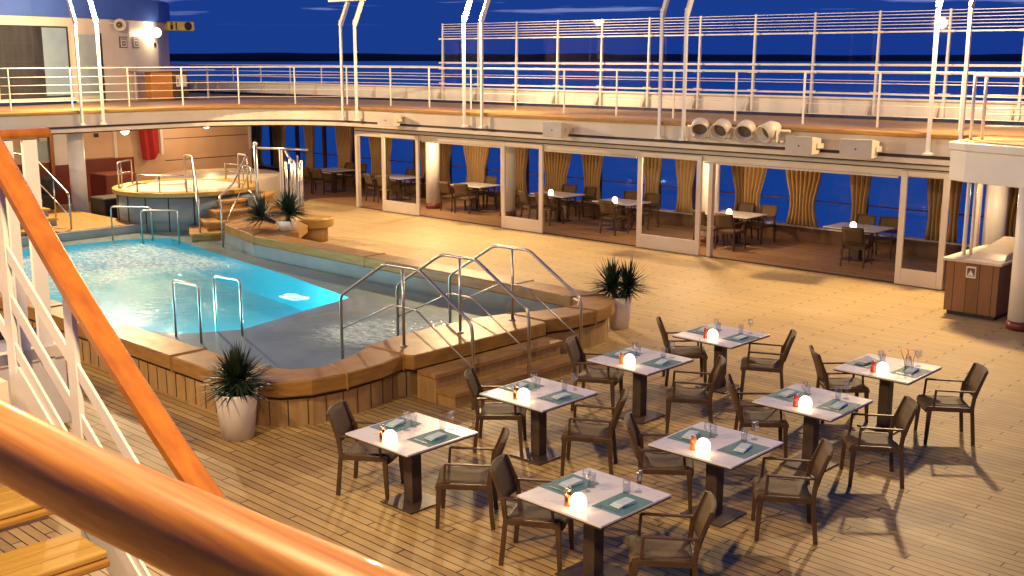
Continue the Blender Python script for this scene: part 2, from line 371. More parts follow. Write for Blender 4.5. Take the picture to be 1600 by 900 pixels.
def tag(o, label, cat, group=None):
    o['label'] = label; o['category'] = cat
    if group: o['group'] = group
    return o
def thing(name, label, cat, loc=(0, 0, 0), rz=0.0, group=None):
    o = bpy.data.objects.new(name, None); COL.objects.link(o); o.location = loc; o.rotation_euler = (0, 0, rz)
    o.empty_display_size = 0.2
    return tag(o, label, cat, group)
def struct(mb, name, mat, **k):
    o = mb.build(name, mat, None, **k); o['kind'] = 'structure'; return o
def dup(root, loc, rz, label, group=None):
    r = root.copy(); COL.objects.link(r); r.location = loc; r.rotation_euler = (0, 0, rz); r['label'] = label
    if group: r['group'] = group
    for ch in list(root.children):
        c = ch.copy(); COL.objects.link(c); c.parent = r
        for g in ch.children:
            d = g.copy(); COL.objects.link(d); d.parent = c
    return r
def arc(cx, cy, r, a0, a1, n):
    return [(cx + r * math.cos(R(a0 + (a1 - a0) * i / n)), cy + r * math.sin(R(a0 + (a1 - a0) * i / n))) for i in range(n + 1)]
def resample(pts, step):
    out = [Vector(pts[0])]; acc = 0.0
    P = [Vector(p) for p in pts]
    for a, b in zip(P, P[1:]):
        L = (b - a).length; t = step - acc
        while t <= L: out.append(a + (b - a) * (t / L)); t += step
        acc = (acc + L) % step if False else L - (t - step)
    return out
def offset(poly, d):
    out = []
    for i, p in enumerate(poly):
        a = Vector(poly[max(i - 1, 0)]); b = Vector(poly[min(i + 1, len(poly) - 1)]); t = (b - a).normalized()
        out.append((p[0] - t.y * d, p[1] + t.x * d))
    return out
def bend(pts, r=0.06, n=4):
    """round the corners of a polyline"""
    P = [Vector(p) for p in pts]; out = [P[0]]
    for a, b, c in zip(P, P[1:], P[2:]):
        ra = min(r, (a - b).length * .45, (c - b).length * .45)
        p, q = b + (a - b).normalized() * ra, b + (c - b).normalized() * ra
        for i in range(n + 1):
            t = i / n; out.append(p * (1 - t) ** 2 + b * 2 * t * (1 - t) + q * t * t)
    return out + [P[-1]]

# ------------------------------------------------------------------ sea, coast, decks
struct(MB().quad((-40000, -40000, -15), (40000, -40000, -15), (40000, 40000, -15), (-40000, 40000, -15)), 'sea', 'sea')
rows = []
for i in range(161):
    a = R(84 + 100 * i / 160); d = 5700 + 250 * math.sin(i * .3)
    h = 38 + 3 * math.sin(i * 0.21) + 1.5 * math.sin(i * .77 + 1) + rnd.uniform(-.6, .6)
    if i < 72: h *= 0.86
    c, s_ = math.cos(a), math.sin(a)
    rows.append([(c * d, s_ * d, -15.5), (c * (d + 120), s_ * (d + 120), -15 + h * .7), (c * (d + 420), s_ * (d + 420), -15 + h), (c * (d + 1400), s_ * (d + 1400), -15.5)])
struct(MB().grid(rows), 'coast', 'coast')

# pool plan (mirrored about v = 10.71)
VM = 21.42
near_in = [(-27.0, 7.73), (-22, 7.73), (-17, 7.73), (-13, 7.73), (-12.0, 7.74), (-11.62, 7.80), (-11.36, 7.95), (-11.22, 8.15), (-11.20, 8.42), (-11.34, 8.85), (-11.56, 9.36), (-11.70, 9.85), (-11.75, 10.71)]
near_out = [(-27.0, 7.22), (-22, 7.22), (-17, 7.22), (-13, 7.22), (-11.9, 7.22), (-11.35, 7.27), (-10.98, 7.48), (-10.78, 7.82), (-10.70, 8.30), (-10.74, 8.90), (-10.87, 9.36), (-10.73, 9.42), (-10.73, 10.71)]
far_in = [(x, VM - y) for x, y in near_in][:-1]; far_out = [(x, VM - y) for x, y in near_out][:-1]
far_in[0] = (-22.85, 14.25); far_in[1] = (-20.9, 13.75); far_out[0] = (-23.3, 14.85); far_out[1] = (-21.2, 14.22)
ring_in = near_in + far_in[::-1]; ring_out = near_out + far_out[::-1]

# pool deck: one sheet with the pool cut out
import bmesh
def sheet_with_hole(outer, inner, z):
    bm = bmesh.new(); es = []
    for loop in (outer, inner):
        vs = [bm.verts.new((x, y, z)) for x, y in loop]
        for a, b in zip(vs, vs[1:] + vs[:1]): es.append(bm.edges.new((a, b)))
    bmesh.ops.triangle_fill(bm, edges=es, use_beauty=True)
    b = MB(); bm.verts.index_update()
    b.v = [tuple(v.co) for v in bm.verts]; b.f = []
    for f in bm.faces:
        ids = [v.index for v in f.verts]
        if f.normal.z < 0: ids = ids[::-1]
        b.f.append(tuple(ids)); b.sm.append(False)
    bm.free(); return b
inner_hole = [(a[0] * .4 + b[0] * .6, a[1] * .4 + b[1] * .6) for a, b in zip(ring_in, ring_out)] + [(-23.3, 14.95), (-27.0, 15.0)]
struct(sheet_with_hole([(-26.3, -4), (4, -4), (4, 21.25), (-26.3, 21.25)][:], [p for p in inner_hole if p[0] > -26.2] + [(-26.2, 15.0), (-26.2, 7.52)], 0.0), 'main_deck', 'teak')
struct(MB().quad((-60, 21.25, .004), (4, 21.25, .004), (4, 25.2, .004), (-60, 25.2, .004)), 'dining_floor', 'dining_wood')
struct(MB().quad((-26.3, 15.0, .002), (-26.3, 21.25, .002), (-34, 21.25, .002), (-34, 15.0, .002)), 'lounge_deck', 'teak')
struct(MB().quad((-26.3, -4, .002), (-26.3, 7.32, .002), (-34, 7.32, .002), (-34, -4, .002)), 'fore_deck', 'teak')

# ------------------------------------------------------------------ swimming pool
pool = thing('swimming_pool', 'large raised swimming pool with wooden coping and turquoise lit basin', 'pool', (-16, 10.7, 0))
# coping laid in lengths with fine gaps
seg = MB(); segs = [(0, 1), (1, 2), (2, 3), (3, 5), (5, 8), (8, 10), (10, 14), (14, 16), (16, 19), (19, 21), (21, 22), (22, 23), (23, 24)]
def densify(a, n): 
    out = []
    for p, q in zip(a, a[1:]):
        for i in range(n): out.append((p[0] + (q[0] - p[0]) * i / n, p[1] + (q[1] - p[1]) * i / n))
    return out + [a[-1]]
for i0, i1 in segs:
    A, B = ring_in[i0:i1 + 1], ring_out[i0:i1 + 1]
    def trim(L):
        L = [Vector(p) for p in L]; d0 = (L[1] - L[0]).normalized() * .003; d1 = (L[-1] - L[-2]).normalized() * .003
        L[0] = L[0] + d0; L[-1] = L[-1] - d1; return [tuple(p) for p in L]
    seg.strip(trim(A), trim(B), 0.40, 0.60)
seg.build('coping', 'coping', pool, bevel=0.018)
def inset(a, b, t): return [(p[0] + (q[0] - p[0]) * t, p[1] + (q[1] - p[1]) * t) for p, q in zip(a, b)]
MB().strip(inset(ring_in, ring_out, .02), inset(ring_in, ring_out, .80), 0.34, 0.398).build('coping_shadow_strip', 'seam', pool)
MB().strip(inset(ring_in, ring_out, .05), inset(ring_in, ring_out, .82), -0.002, 0.338).build('side_wall', 'pool_panel', pool)
# panel joints of the side wall, as fine proud battens
wall_o = inset(ring_in, ring_out, .825)
for p in resample(wall_o[:12], .24):
    MB().box(p.x - .005, p.x + .005, p.y - .004, p.y + .004, .012, .335).build('panel_joint', 'seam', pool)
MB().strip(inset(ring_in, ring_out, -.002), inset(ring_in, ring_out, .045), -1.4, 0.40).build('basin_wall', 'grey_tile', pool)
LEDGE = 0.12
deep = [(-24.6, 13.85), (-23.87, 13.74), (-21.66, 13.39), (-18.60, 13.0), (-16.00, 12.50), (-15.60, 10.87), (-15.30, 9.79), (-15.75, 8.95), (-17.3, 8.25), (-20, 7.95), (-25.2, 7.95), (-25.5, 11.0), (-25.2, 13.0)]
ledge_outer = [(x, y) for x, y in ring_in if x > -26] 
ledge_outer = [(-26.0, 7.70)] + ledge_outer + [(-26.0, 15.0)]
deep_c = [(min(max(x, -25.9), 0), y) for x, y in deep]
sheet_with_hole([(-26.1, 7.5)] + [p for p in inset(ring_in, ring_out, .3) if p[0] > -26] + [(-23.1, 14.95), (-26.1, 15.0)], deep_c, LEDGE).build('ledge', 'grey_tile', pool)
bw = MB(); n = len(deep_c)
for i in range(n):
    (x, y), (X, Y) = deep_c[i], deep_c[(i + 1) % n]
    bw.quad((x, y, LEDGE), (X, Y, LEDGE), (X, Y, -0.50), (x, y, -0.50))
bw.build('basin_side', 'turquoise', pool)
MB().add([(x, y, -0.50) for x, y in deep_c], [tuple(range(n))]).build('basin_floor', 'turquoise', pool)
MB().box(-26.1, -26.0, 7.3, 15.0, -1.4, .32).build('end_wall', 'grey_tile', pool)
# lit underwater lamps: in the near basin side, and two in the floor
for k, (x, y) in enumerate([(-16.2, 9.15), (-17.4, 8.55), (-19.2, 8.3), (-20.9, 8.2), (-22.8, 8.2), (-24.6, 8.3), (-16.0, 10.9), (-16.45, 12.0)]):
    lamp('underwater_light', (x, y, -.10), (190, 190, 180, 160, 120, 100, 80, 80)[k], (0.45, 0.93, 1.0), .08)
wat = [(x, y) for x, y in inset(ring_in, ring_out, .02)]
w = MB(); poly = [(-26.0, 7.68)] + [p for p in wat if p[0] > -26] + [(-23.3, 14.9), (-26.0, 14.9)]
w.add([(x, y, .2) for x, y in poly], [tuple(range(len(poly)))])
w.build('water', 'water', pool)
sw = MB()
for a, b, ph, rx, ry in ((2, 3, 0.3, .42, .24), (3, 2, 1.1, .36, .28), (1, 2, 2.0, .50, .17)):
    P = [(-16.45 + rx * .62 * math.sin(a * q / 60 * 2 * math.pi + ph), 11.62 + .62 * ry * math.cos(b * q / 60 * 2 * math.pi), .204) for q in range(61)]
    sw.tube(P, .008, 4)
sw.build('reflection_swirl', 'white', pool)  # white loops painted in for a lamp's rippled reflection on the water
# the entry steps on the deck side
st = MB(); risers = MB()
for k, (x1, z1) in enumerate([(-10.36, .40), (-10.03, .20)]):
    y0, y1 = 9.46 + .03 * k, 11.96 - .03 * k
    for j in range(3):
        xa = x1 - .36 + .12 * j
        st.box(xa + .003, xa + .117, y0, y1, z1 - .055, z1)
    risers.box(-10.75, x1 - .03, y0 + .03, y1 - .03, 0.001 if k else .001, z1 - .056)
for j in range(3): st.box(-10.73 - .0 + .006 , -10.73 + .012, 9.5, 11.9, .42, .43) if j == 0 else None
st.build('step_tread', 'step_wood', pool, bevel=.006); risers.build('step_riser', 'pool_panel', pool)

def stair_rail(v, label):
    r = thing('pool_handrail', label, 'handrail', (-11.19, v, .6), 0, 'handrails over the pool steps')
    main = bend([(-12.54, v, -.12), (-12.54, v, 1.10), (-11.57, v, 1.675), (-10.87, v, 1.69), (-9.90, v, 1.135), (-9.87, v, 1.0), (-9.87, v, .001)], .09)
    MB().tube(main, .022, 8).build('top_rail', 'steel', r)
    MB().tube([(-11.19, v, .6), (-11.19, v, 1.67)], .022, 8).lathe([(.05, .6), (.05, .615), (.03, .62)], 10, (-11.19, v, 0)).build('post', 'steel', r)
    MB().tube(bend([(-12.53, v, .62), (-11.40, v, 1.14), (-10.94, v, 1.14), (-9.88, v, .55)], .07), .011, 6).build('mid_rail', 'steel', r)
stair_rail(9.65, 'steel handrail over the pool steps, nearest the potted palm corner')
stair_rail(10.70, 'middle of the three steel handrails over the pool steps')
stair_rail(11.77, 'steel handrail over the pool steps, nearest the far glass screens')

def ladder(x0, y0, x1, y1, label, g='grab rails standing in the pool', h=.82, z0=LEDGE):
    r = thing('pool_grab_rail', label, 'grab rail', ((x0 + x1) / 2, (y0 + y1) / 2, z0), 0, g)
    MB().tube(bend([(x0, y0, z0), (x0, y0, .2 + h), (x1, y1, .2 + h), (x1, y1, z0)], .07), .02, 8).build('rail', 'steel', r)
ladder(-15.65, 8.80, -15.01, 8.86, 'steel grab rail in the turquoise water close to the near coping')
ladder(-15.53, 9.45, -14.93, 9.54, 'steel grab rail in the turquoise water farther from the near coping')

# ------------------------------------------------------------------ gallery (upper deck) around the pool
def gal_path(off, u_end=-29.4, v_side=20.7, rad=3.6, x_start=3.0, near=True):
    """inner edge of the gallery, pushed outwards by off; from the far right round the fore end to the near side"""
    r = rad + off * .75; cx, cy = u_end + rad + (off * 0.0), v_side - rad
    ue, vs = u_end - off, v_side + off
    cx, cy = ue + r, vs - r
    p = [(x_start, vs)] + [(x, vs) for x in (-4, -8, -12, -16, -20, -23)] + arc(cx, cy, r, 90, 180, 14)
    p += [(ue, 12.5), (ue, 10.71)]
    return p + [(x, VM - y) for x, y in p[::-1]][1:]
def ring(mb, o1, o2, z0, z1, clip=None):
    a, b = gal_path(o1), gal_path(o2)
    return mb.strip(a, b, z0, z1)
struct(ring(MB(), .45, 4.9, 2.80, 2.99), 'upper_deck', 'gallery_teak')
struct(ring(MB(), 4.9, 16.0, 2.80, 2.985) if False else MB().strip([(-33, 4), (-33, 17.5)], [(-60, 4), (-60, 17.5)], 2.80, 2.988), 'fore_upper_deck', 'gallery_teak')
struct(MB().box(-60, -30, 17.6, 25.5, 2.79, 2.986), 'fore_upper_deck_wing', 'gallery_teak')
g = thing('gallery_edge', 'cream stepped edge beam of the upper deck with wooden rim', 'deck edge', (-20, 20.7, 2.4))
ring(MB(), 0.0, .44, 2.93, 3.02).build('rim', 'coping', g, bevel=.02)
ring(MB(), .10, .46, 2.60, 2.925).build('fascia', 'cream', g)
ring(MB(), .14, .46, 2.545, 2.595).build('groove', 'seam', g)
ring(MB(), .06, .50, 2.44, 2.54).build('lower_band', 'cream', g, bevel=.01)
ring(MB(), .20, .50, 2.40, 2.435).build('lower_groove', 'seam', g)
# ceiling under the gallery
struct(MB().box(-60, 3, 21.3, 25.0, 2.52, 2.58), 'gallery_ceiling', 'cream')
struct(MB().box(-60, -29.9, 4, 21.29, 2.52, 2.58), 'fore_ceiling', 'cream')

# inner railing of the gallery
rail = thing('gallery_railing', 'white railing with steel posts along the inner edge of the upper deck', 'railing', (-20, 22.3, 2.99))
rp = gal_path(1.6); rp = [p for p in rp if p[1] > 10.5]
def rail3(z): return [(x, y, z) for x, y in rp]
MB().tube(rail3(4.12), .017, 6).build('top_rail', 'white', rail)
for z in (3.88, 3.66, 3.44, 3.22):
    MB().tube(rail3(z), .0075, 5).build('rail', 'white', rail)
ps = resample([(x, y) for x, y in rp], 1.72)
for p in ps:
    if p.x > 0: continue
    MB().bar((p.x, p.y, 2.99), (p.x, p.y, 4.11), .042, .025).build('post', 'white', rail)

# outer bulwark and windscreen
bul = thing('bulwark', 'cream bulwark with dark blue foot strip along the outer edge of the upper deck', 'bulwark', (-20, 25, 2.99))
b1, b2, b3 = MB(), MB(), MB()
ends = (-70, 3)
b1.box(*ends, 25.05, 25.12, 3.08, 3.44); b2.box(*ends, 25.02, 25.14, 2.99, 3.075); b3.box(*ends, 24.98, 25.18, 3.44, 3.49)
b1.build('plate', 'white', bul); b2.build('foot_strip', 'navy', bul); b3.build('cap', 'white', bul, bevel=.01)
for k in range(34):
    x = -9.03 - 1.635 * k + 1.635 * 6
    MB().add([(x - .03, 25.05, 3.08), (x + .03, 25.05, 3.08), (x + .03, 25.05, 3.43), (x - .03, 25.05, 3.43), (x - .03, 24.86, 3.08), (x + .03, 24.86, 3.08)],
           [(0, 3, 4), (1, 5, 2), (4, 3, 2, 5), (0, 4, 5, 1)]).build('bracket', 'cream', bul)
# plain rails over the bulwark beyond the windscreen
orl = thing('outer_railing', 'thin white railing over the bulwark beyond the windscreen, behind the deckhouse', 'railing', (-33, 25.08, 3.49))
for z in (4.12, 3.9, 3.7): MB().tube([(-70, 25.08, z), (-26.9, 25.08, z)], .014 if z < 4 else .022, 5).build('rail', 'white', orl)
for k in range(22): MB().bar((-27.6 - 1.9 * k, 25.08, 3.49), (-27.6 - 1.9 * k, 25.08, 4.12), .03, .03).build('post', 'white', orl)

ws = thing('windscreen', 'tall glass windscreen with white posts and rails above the bulwark', 'windscreen', (-15, 25.08, 3.49))
wx = [-26.84, -25.22] + [-23.61 + 1.635 * k for k in range(17)]
for x in wx:
    pm = MB().add([(x - .03, 24.95, 3.10), (x + .03, 24.95, 3.10), (x + .03, 25.04, 3.10), (x - .03, 25.04, 3.10),
                   (x - .022, 25.0, 5.46), (x + .022, 25.0, 5.46), (x + .022, 25.05, 5.46), (x - .022, 25.05, 5.46)],
                  [(0, 3, 2, 1), (4, 5, 6, 7), (0, 1, 5, 4), (1, 2, 6, 5), (2, 3, 7, 6), (3, 0, 4, 7)])
    pm.build('post', 'white', ws)
    for z in (4.24, 4.06, 4.98, 3.60): MB().box(x - .13, x + .13, 24.95, 24.985, z - .025, z + .025).build('clamp', 'white', ws)
x0, x1 = -26.84, wx[-1]
for z, h in ((4.98, .035), (4.24, .05), (4.06, .03), (3.58, .045), (3.88, .014)):
    MB().box(x0, x1, 25.0, 25.03, z - h / 2, z + h / 2).build('rail', 'white', ws)
for z in (5.06, 5.14, 5.21, 5.285, 5.36, 5.43):
    MB().box(x0, x1, 25.0, 25.025, z - .007, z + .007).build('louvre', 'white', ws)
for a, b in zip(wx, wx[1:]):
    MB().quad((a + .03, 25.012, 3.62), (b - .03, 25.012, 3.62), (b - .03, 25.012, 4.95), (a + .03, 25.012, 4.95)).build('pane', 'screen', ws)
    MB().quad((a + .03, 25.013, 5.0), (b - .03, 25.013, 5.0), (b - .03, 25.013, 5.44), (a + .03, 25.013, 5.44)).build('upper_pane', 'upper_screen', ws)

# light masts: two posts, arms leaning outwards, a lamp frame on top
def mast(pa, pb, out, lit, label):
    """pa, pb: plan points of the posts; out: outward unit vector"""
    cx, cy = (pa[0] + pb[0]) / 2, (pa[1] + pb[1]) / 2
    t = thing('light_mast', label, 'light mast', (cx, cy, 2.5), 0, 'twin post light masts on the deck edge')
    ox, oy = out
    for (x, y) in (pa, pb):
        MB().bar((x, y, 2.66), (x, y, 5.45), .062, .062).build('post', 'white', t)
        MB().bar((x + ox * .0, y + oy * .0, 5.30), (x + ox * .30, y + oy * .30, 5.98), .05, .13, (ox, oy, 0)).build('arm', 'white', t)
    f = MB()
    dx, dy = (pb[0] - pa[0]), (pb[1] - pa[1]); L = math.hypot(dx, dy); ex, ey = dx / L, dy / L
    a = Vector((pa[0] - ex * .12 - ox * .22, pa[1] - ey * .12 - oy * .22, 5.99)); b = Vector((pb[0] + ex * .12 - ox * .22, pb[1] + ey * .12 - oy * .22, 5.99))
    f.bar(a, b, .20, .07); f.bar(a + Vector((ox * .26, oy * .26, .02)), b + Vector((ox * .26, oy * .26, .02)), .60, .05)
    f.build('lamp_frame', 'white', t)
    ln = MB().bar(a + Vector((ex * .1, ey * .1, -.04)), b + Vector((-ex * .1, -ey * .1, -.04)), .16, .012)
    ln.build('lamp', 'flood' if lit else 'dark_lens', t)
    for (x, y) in (pa, pb):
        MB().box(x - .07, x + .07, y - .07, y + .07, 2.62, 2.66).bar((x, y, 2.64), (x + ox * .17, y + oy * .17, 2.64), .1, .05).build('bracket', 'white', t)
out_far = (0, 1)
mast((-26.44, 20.64), (-25.80, 20.64), out_far, False, 'unlit twin post light mast at the curved corner of the gallery')
mast((-21.36, 20.64), (-20.71, 20.64), out_far, True, 'brightly lit twin post light mast where the tall windscreen begins')
mast((-15.10, 20.64), (-14.45, 20.64), out_far, False, 'unlit twin post light mast beside the row of can lamps')
mast((-8.93, 20.64), (-8.33, 20.64), out_far, True, 'brightly lit twin post light mast beside the white canopy')
mast((-29.34, 14.13), (-29.34, 14.73), (-1, 0), True, 'brightly lit twin post light mast in front of the deckhouse door')

# ------------------------------------------------------------------ glass screens along the covered dining area
gs = thing('glass_wall', 'cream framed sliding glass screens with open bays along the dining area', 'glass wall', (-16, 21.2, 0))
MB().box(-26.6, -8.05, 21.16, 21.30, 2.14, 2.40).build('header', 'cream', gs, bevel=.006)
MB().box(-26.6, -8.05, 21.13, 21.158, 2.28, 2.30).build('track', 'seam', gs)
MB().box(-26.6, -8.05, 21.17, 21.28, .002, .012).build('floor_track', 'seam', gs)
for a, b in [(-25.30, -23.70), (-20.47, -19.03), (-16.03, -14.26), (-9.62, -8.66)]:
    f = MB()
    f.box(a, a + .12, 21.10, 21.155, .02, 2.26).box(b - .12, b, 21.10, 21.155, .02, 2.26)
    f.box(a + .122, b - .122, 21.10, 21.155, .02, .34).box(a + .122, b - .122, 21.10, 21.155, 2.16, 2.26)
    f.build('screen_frame', 'cream', gs, bevel=.006)
    MB().quad((a + .12, 21.128, .34), (b - .12, 21.128, .34), (b - .12, 21.128, 2.16), (a + .12, 21.128, 2.16)).build('pane', 'pane', gs)
for a in (-26.6, -23.55, -20.62, -18.9, -16.18, -14.1, -9.8, -8.2):
    MB().box(a, a + .1, 21.17, 21.29, .014, 2.138).build('jamb', 'cream', gs) if a in (-26.6, -8.2, -14.1) else None
for a, b in [(-23.6, -20.5), (-19.0, -16.1), (-14.2, -9.7)]:
    MB().box(a, b, 21.135, 21.157, 2.10, 2.138).build('bay_trim', 'beige_metal', gs)

# outer bulkhead with big windows
ob = thing('window_wall', 'ship side wall with tall sea windows, low cream sill and brown grab rail', 'window wall', (-20, 24.6, 0))
MB().box(-46, 3, 24.55, 24.75, .002, .36).build('sill_wall', 'brown_box', ob)
MB().box(-46, 3, 24.50, 24.76, .362, .40).build('sill', 'white', ob)
MB().box(-46, 3, 24.55, 24.75, 2.30, 2.52).build('lintel', 'cream', ob)
MB().tube([(-46, 24.44, 1.05), (3, 24.44, 1.05)], .018, 6).build('grab_rail', 'seam', ob)
MULL = [-26.2 - 1.62 * k for k in range(11, 0, -1)] + [-26.2, -24.6, -22.85, -21.40, -20.05, -18.0, -16.90, -15.03, -13.50, -12.06, -10.24, -8.86, -7.2, -5.6, -4.0]
for x in MULL: MB().box(x - .05, x + .05, 24.58, 24.70, .402, 2.298).build('mullion', 'seam', ob)
mm = [-46] + MULL + [3]
for a, b in zip(mm, mm[1:]):
    MB().quad((a + .03, 24.64, .40), (b - .03, 24.64, .40), (b - .03, 24.64, 2.30), (a + .03, 24.64, 2.30)).build('pane', 'pane', ob)

def curtain(x0, x1, label, taper=.3, y=24.30):
    W = x1 - x0; c = (x0 + x1) / 2; n = max(10, int(W / .018)); rows = []
    for i in range(9):
        z = 2.28 - 1.84 * i / 8
        pinch = 1 - taper * math.exp(-((z - .95) / .55) ** 2) 
        rows.append([(c + (k / n - .5) * W * pinch, y + .045 * math.sin(k / n * W * 2 * math.pi / .13 + i * .12) + .02 * math.sin(k * .9), z) for k in range(n + 1)])
    o = MB().grid(rows).build('curtain', 'curtain'); o.data.materials[0] = M['curtain']
    m = o.modifiers.new('thick', 'SOLIDIFY'); m.thickness = .008
    tag(o, label, 'curtain', 'curtains along the sea windows')
CUR = [(-27.2, -26.7, 'narrow'), (-26.62, -25.75, 'wide'), (-25.2, -24.05, 'wide'), (-23.12, -22.55, 'narrow'), (-21.95, -20.85, 'wide'), (-20.42, -19.70, 'medium'), (-18.28, -17.72, 'narrow'),
       (-17.22, -16.58, 'medium'), (-15.52, -14.54, 'wide'), (-13.98, -13.05, 'wide'), (-12.28, -11.84, 'narrow'), (-10.45, -10.05, 'narrow'), (-9.95, -9.70, 'thin'), (-9.08, -8.40, 'medium'), (-8.0, -7.3, 'medium')]
PL = ['in the dark bay left of the first glass screen, far left', 'in the dark bay left of the first glass screen', 'behind the leftmost framed glass screen', 'just left of the first white column',
      'right of the first white column', 'behind the second white column', 'behind the second framed glass screen', 'behind the lit table lamp near the second glass screen', 'in the open bay between two dining tables, left part',
      'left inside the third framed glass screen', 'right inside the third framed glass screen', 'above the dining table with orange lamp', 'in the middle of the widest open bay', 'at the right end of the widest open bay', 'behind the rightmost framed glass screen']
CURL = [(-40.2, -39.2), (-38.3, -37.3), (-36.9, -36.0), (-35.4, -34.6), (-33.4, -32.8), (-31.6, -30.6), (-29.8, -28.6)]
names15 = ['narrow gathered beige curtain beside the dark corner bay of the dining area', 'broad beige curtain pair in the dark bay beside the leftmost glass screen', 'broad beige curtain behind the leftmost framed glass screen',
  'narrow beige curtain just left of the leftmost dining column', 'broad beige curtain between the two leftmost dining columns', 'yellowish beige curtain right of the second dining column', 'slim beige curtain behind the second framed glass screen',
  'beige curtain behind the pale green table lamp', 'broad beige curtain above the table with the white capsule lamp', 'broad beige curtain in the left half of the third glass screen bay', 'slim beige curtain beside the third dining column',
  'slim beige curtain behind the dining table left of the widest bay', 'very thin beige curtain at the widest open bay', 'beige curtain behind the rightmost framed glass screen', 'beige curtain behind the bar counter near the canopy']
for (a, b, k), lb in zip(CUR, names15): curtain(a - .05, b + .05, lb, .36)
for i, (a, b) in enumerate(CURL):
    curtain(a, b, ['leftmost beige curtain beyond the fore lounge', 'second beige curtain beyond the fore lounge', 'third beige curtain beyond the fore lounge', 'fourth beige curtain, behind the shower frame',
                   'fifth beige curtain, behind the shower pipes', 'dark beige curtain behind the first shaded dining table', 'wide dark beige curtain beside the shaded dining table'][i], .25)

# round columns of the dining area
def column(x, y, r, h, label, base=True):
    t = thing('column', label, 'column', (x, y, 0), 0, 'white round columns under the gallery')
    MB().lathe([(r, .15), (r, h)], 20, (x, y, 0)).build('shaft', 'white', t)
    MB().lathe([(r + .02, .006), (r + .02, .148)], 20, (x, y, 0)).build('base', 'maroon', t)
column(-24.75, 22.6, .21, 2.52, 'white round column behind the bay right of the first glass screen')
column(-21.95, 22.9, .21, 2.52, 'white round column at the left edge of the second glass screen')
column(-15.25, 23.0, .21, 2.52, 'white round column at the right edge of the third glass screen')
column(-8.0, 21.75, .20, 2.50, 'white round column behind the bar counter')
column(-6.42, 18.95, .20, 2.36, 'white round column at the right edge, beside the bar counter')
column(-30.3, 14.35, .22, 2.44, 'white round column in front of the fore lounge')

# globe ceiling lamps
def globe(x, y, z, label, pw, r=.13):
    t = thing('ceiling_globe', label, 'lamp', (x, y, z), 0, 'lit globe lamps under the gallery')
    MB().sphere((x, y, z), r).build('globe', 'globe', t)
    MB().lathe([(.05, r - .02), (.05, 2.52 - z)], 12, (x, y, z)).build('fitting', 'white', t)
    lamp('globe_light', (x, y, z - r - .05), pw, (1.0, .66, .36), .04)
globe(-23.9, 21.75, 2.33, 'lit globe lamp above the leftmost framed glass screen', 150)
globe(-14.95, 21.70, 2.33, 'lit globe lamp inside the third framed glass screen', 150)
globe(-31.2, 16.3, 2.32, 'lit globe lamp beside the red hanging cloth', 70)
globe(-32.0, 19.5, 2.32, 'lit globe lamp before the fore lounge curtains', 75)
globe(-31.8, 12.0, 2.32, 'lit globe lamp hidden behind the stair handrail', 70)
globe(-7.6, 20.6, 2.33, 'small lit globe lamp under the white canopy', 50, .08)

# ------------------------------------------------------------------ loudspeakers and can lamps on the gallery edge
def speaker(x, w, label, rz, y=20.42, z=2.72):
    t = thing('loudspeaker', label, 'loudspeaker', (x, y, z), rz, 'beige loudspeakers on the gallery edge')
    poly = [(-.26, -.17), (.10, -.17), (.22, -.02), (.22, .13), (-.26, .19)]      # side view: depth, height
    vs = [(a, b, c) for b in (-w / 2, w / 2) for a, c in poly]; n = len(poly)
    m = MB(); m.v = []; m.add([(b, a, c) for a, b, c in vs], [tuple(range(n)), tuple(range(n, 2 * n))[::-1]] + [(i, n + i, n + (i + 1) % n, (i + 1) % n) for i in range(n)])
    m.build('cabinet', 'beige_metal', t, bevel=.008, local=True)
    MB().bar((-.0, -.262, -.0), (.0, -.268, 0), .03, .03).build('badge', 'black', t, local=True)
    b = MB().bar((w / 2 + .02, -.05, 0), (w / 2 + .02, .30, -.02), .02, .10).bar((-w / 2 - .02, -.05, 0), (-w / 2 - .02, .30, -.02), .02, .10).bar((-w / 2 - .03, .29, -.02), (w / 2 + .03, .29, -.02), .03, .10)
    b.build('bracket', 'beige_metal', t, local=True)
speaker(-24.1, .50, 'beige loudspeaker at the curved left end of the gallery edge', R(24))
speaker(-17.95, .50, 'beige loudspeaker alone on the gallery edge above the second glass screen', R(14))
speaker(-11.35, .56, 'left one of the two large beige loudspeakers side by side', R(8), 20.36, 2.70)
speaker(-10.15, .62, 'right one of the two large beige loudspeakers side by side', R(10), 20.36, 2.70)
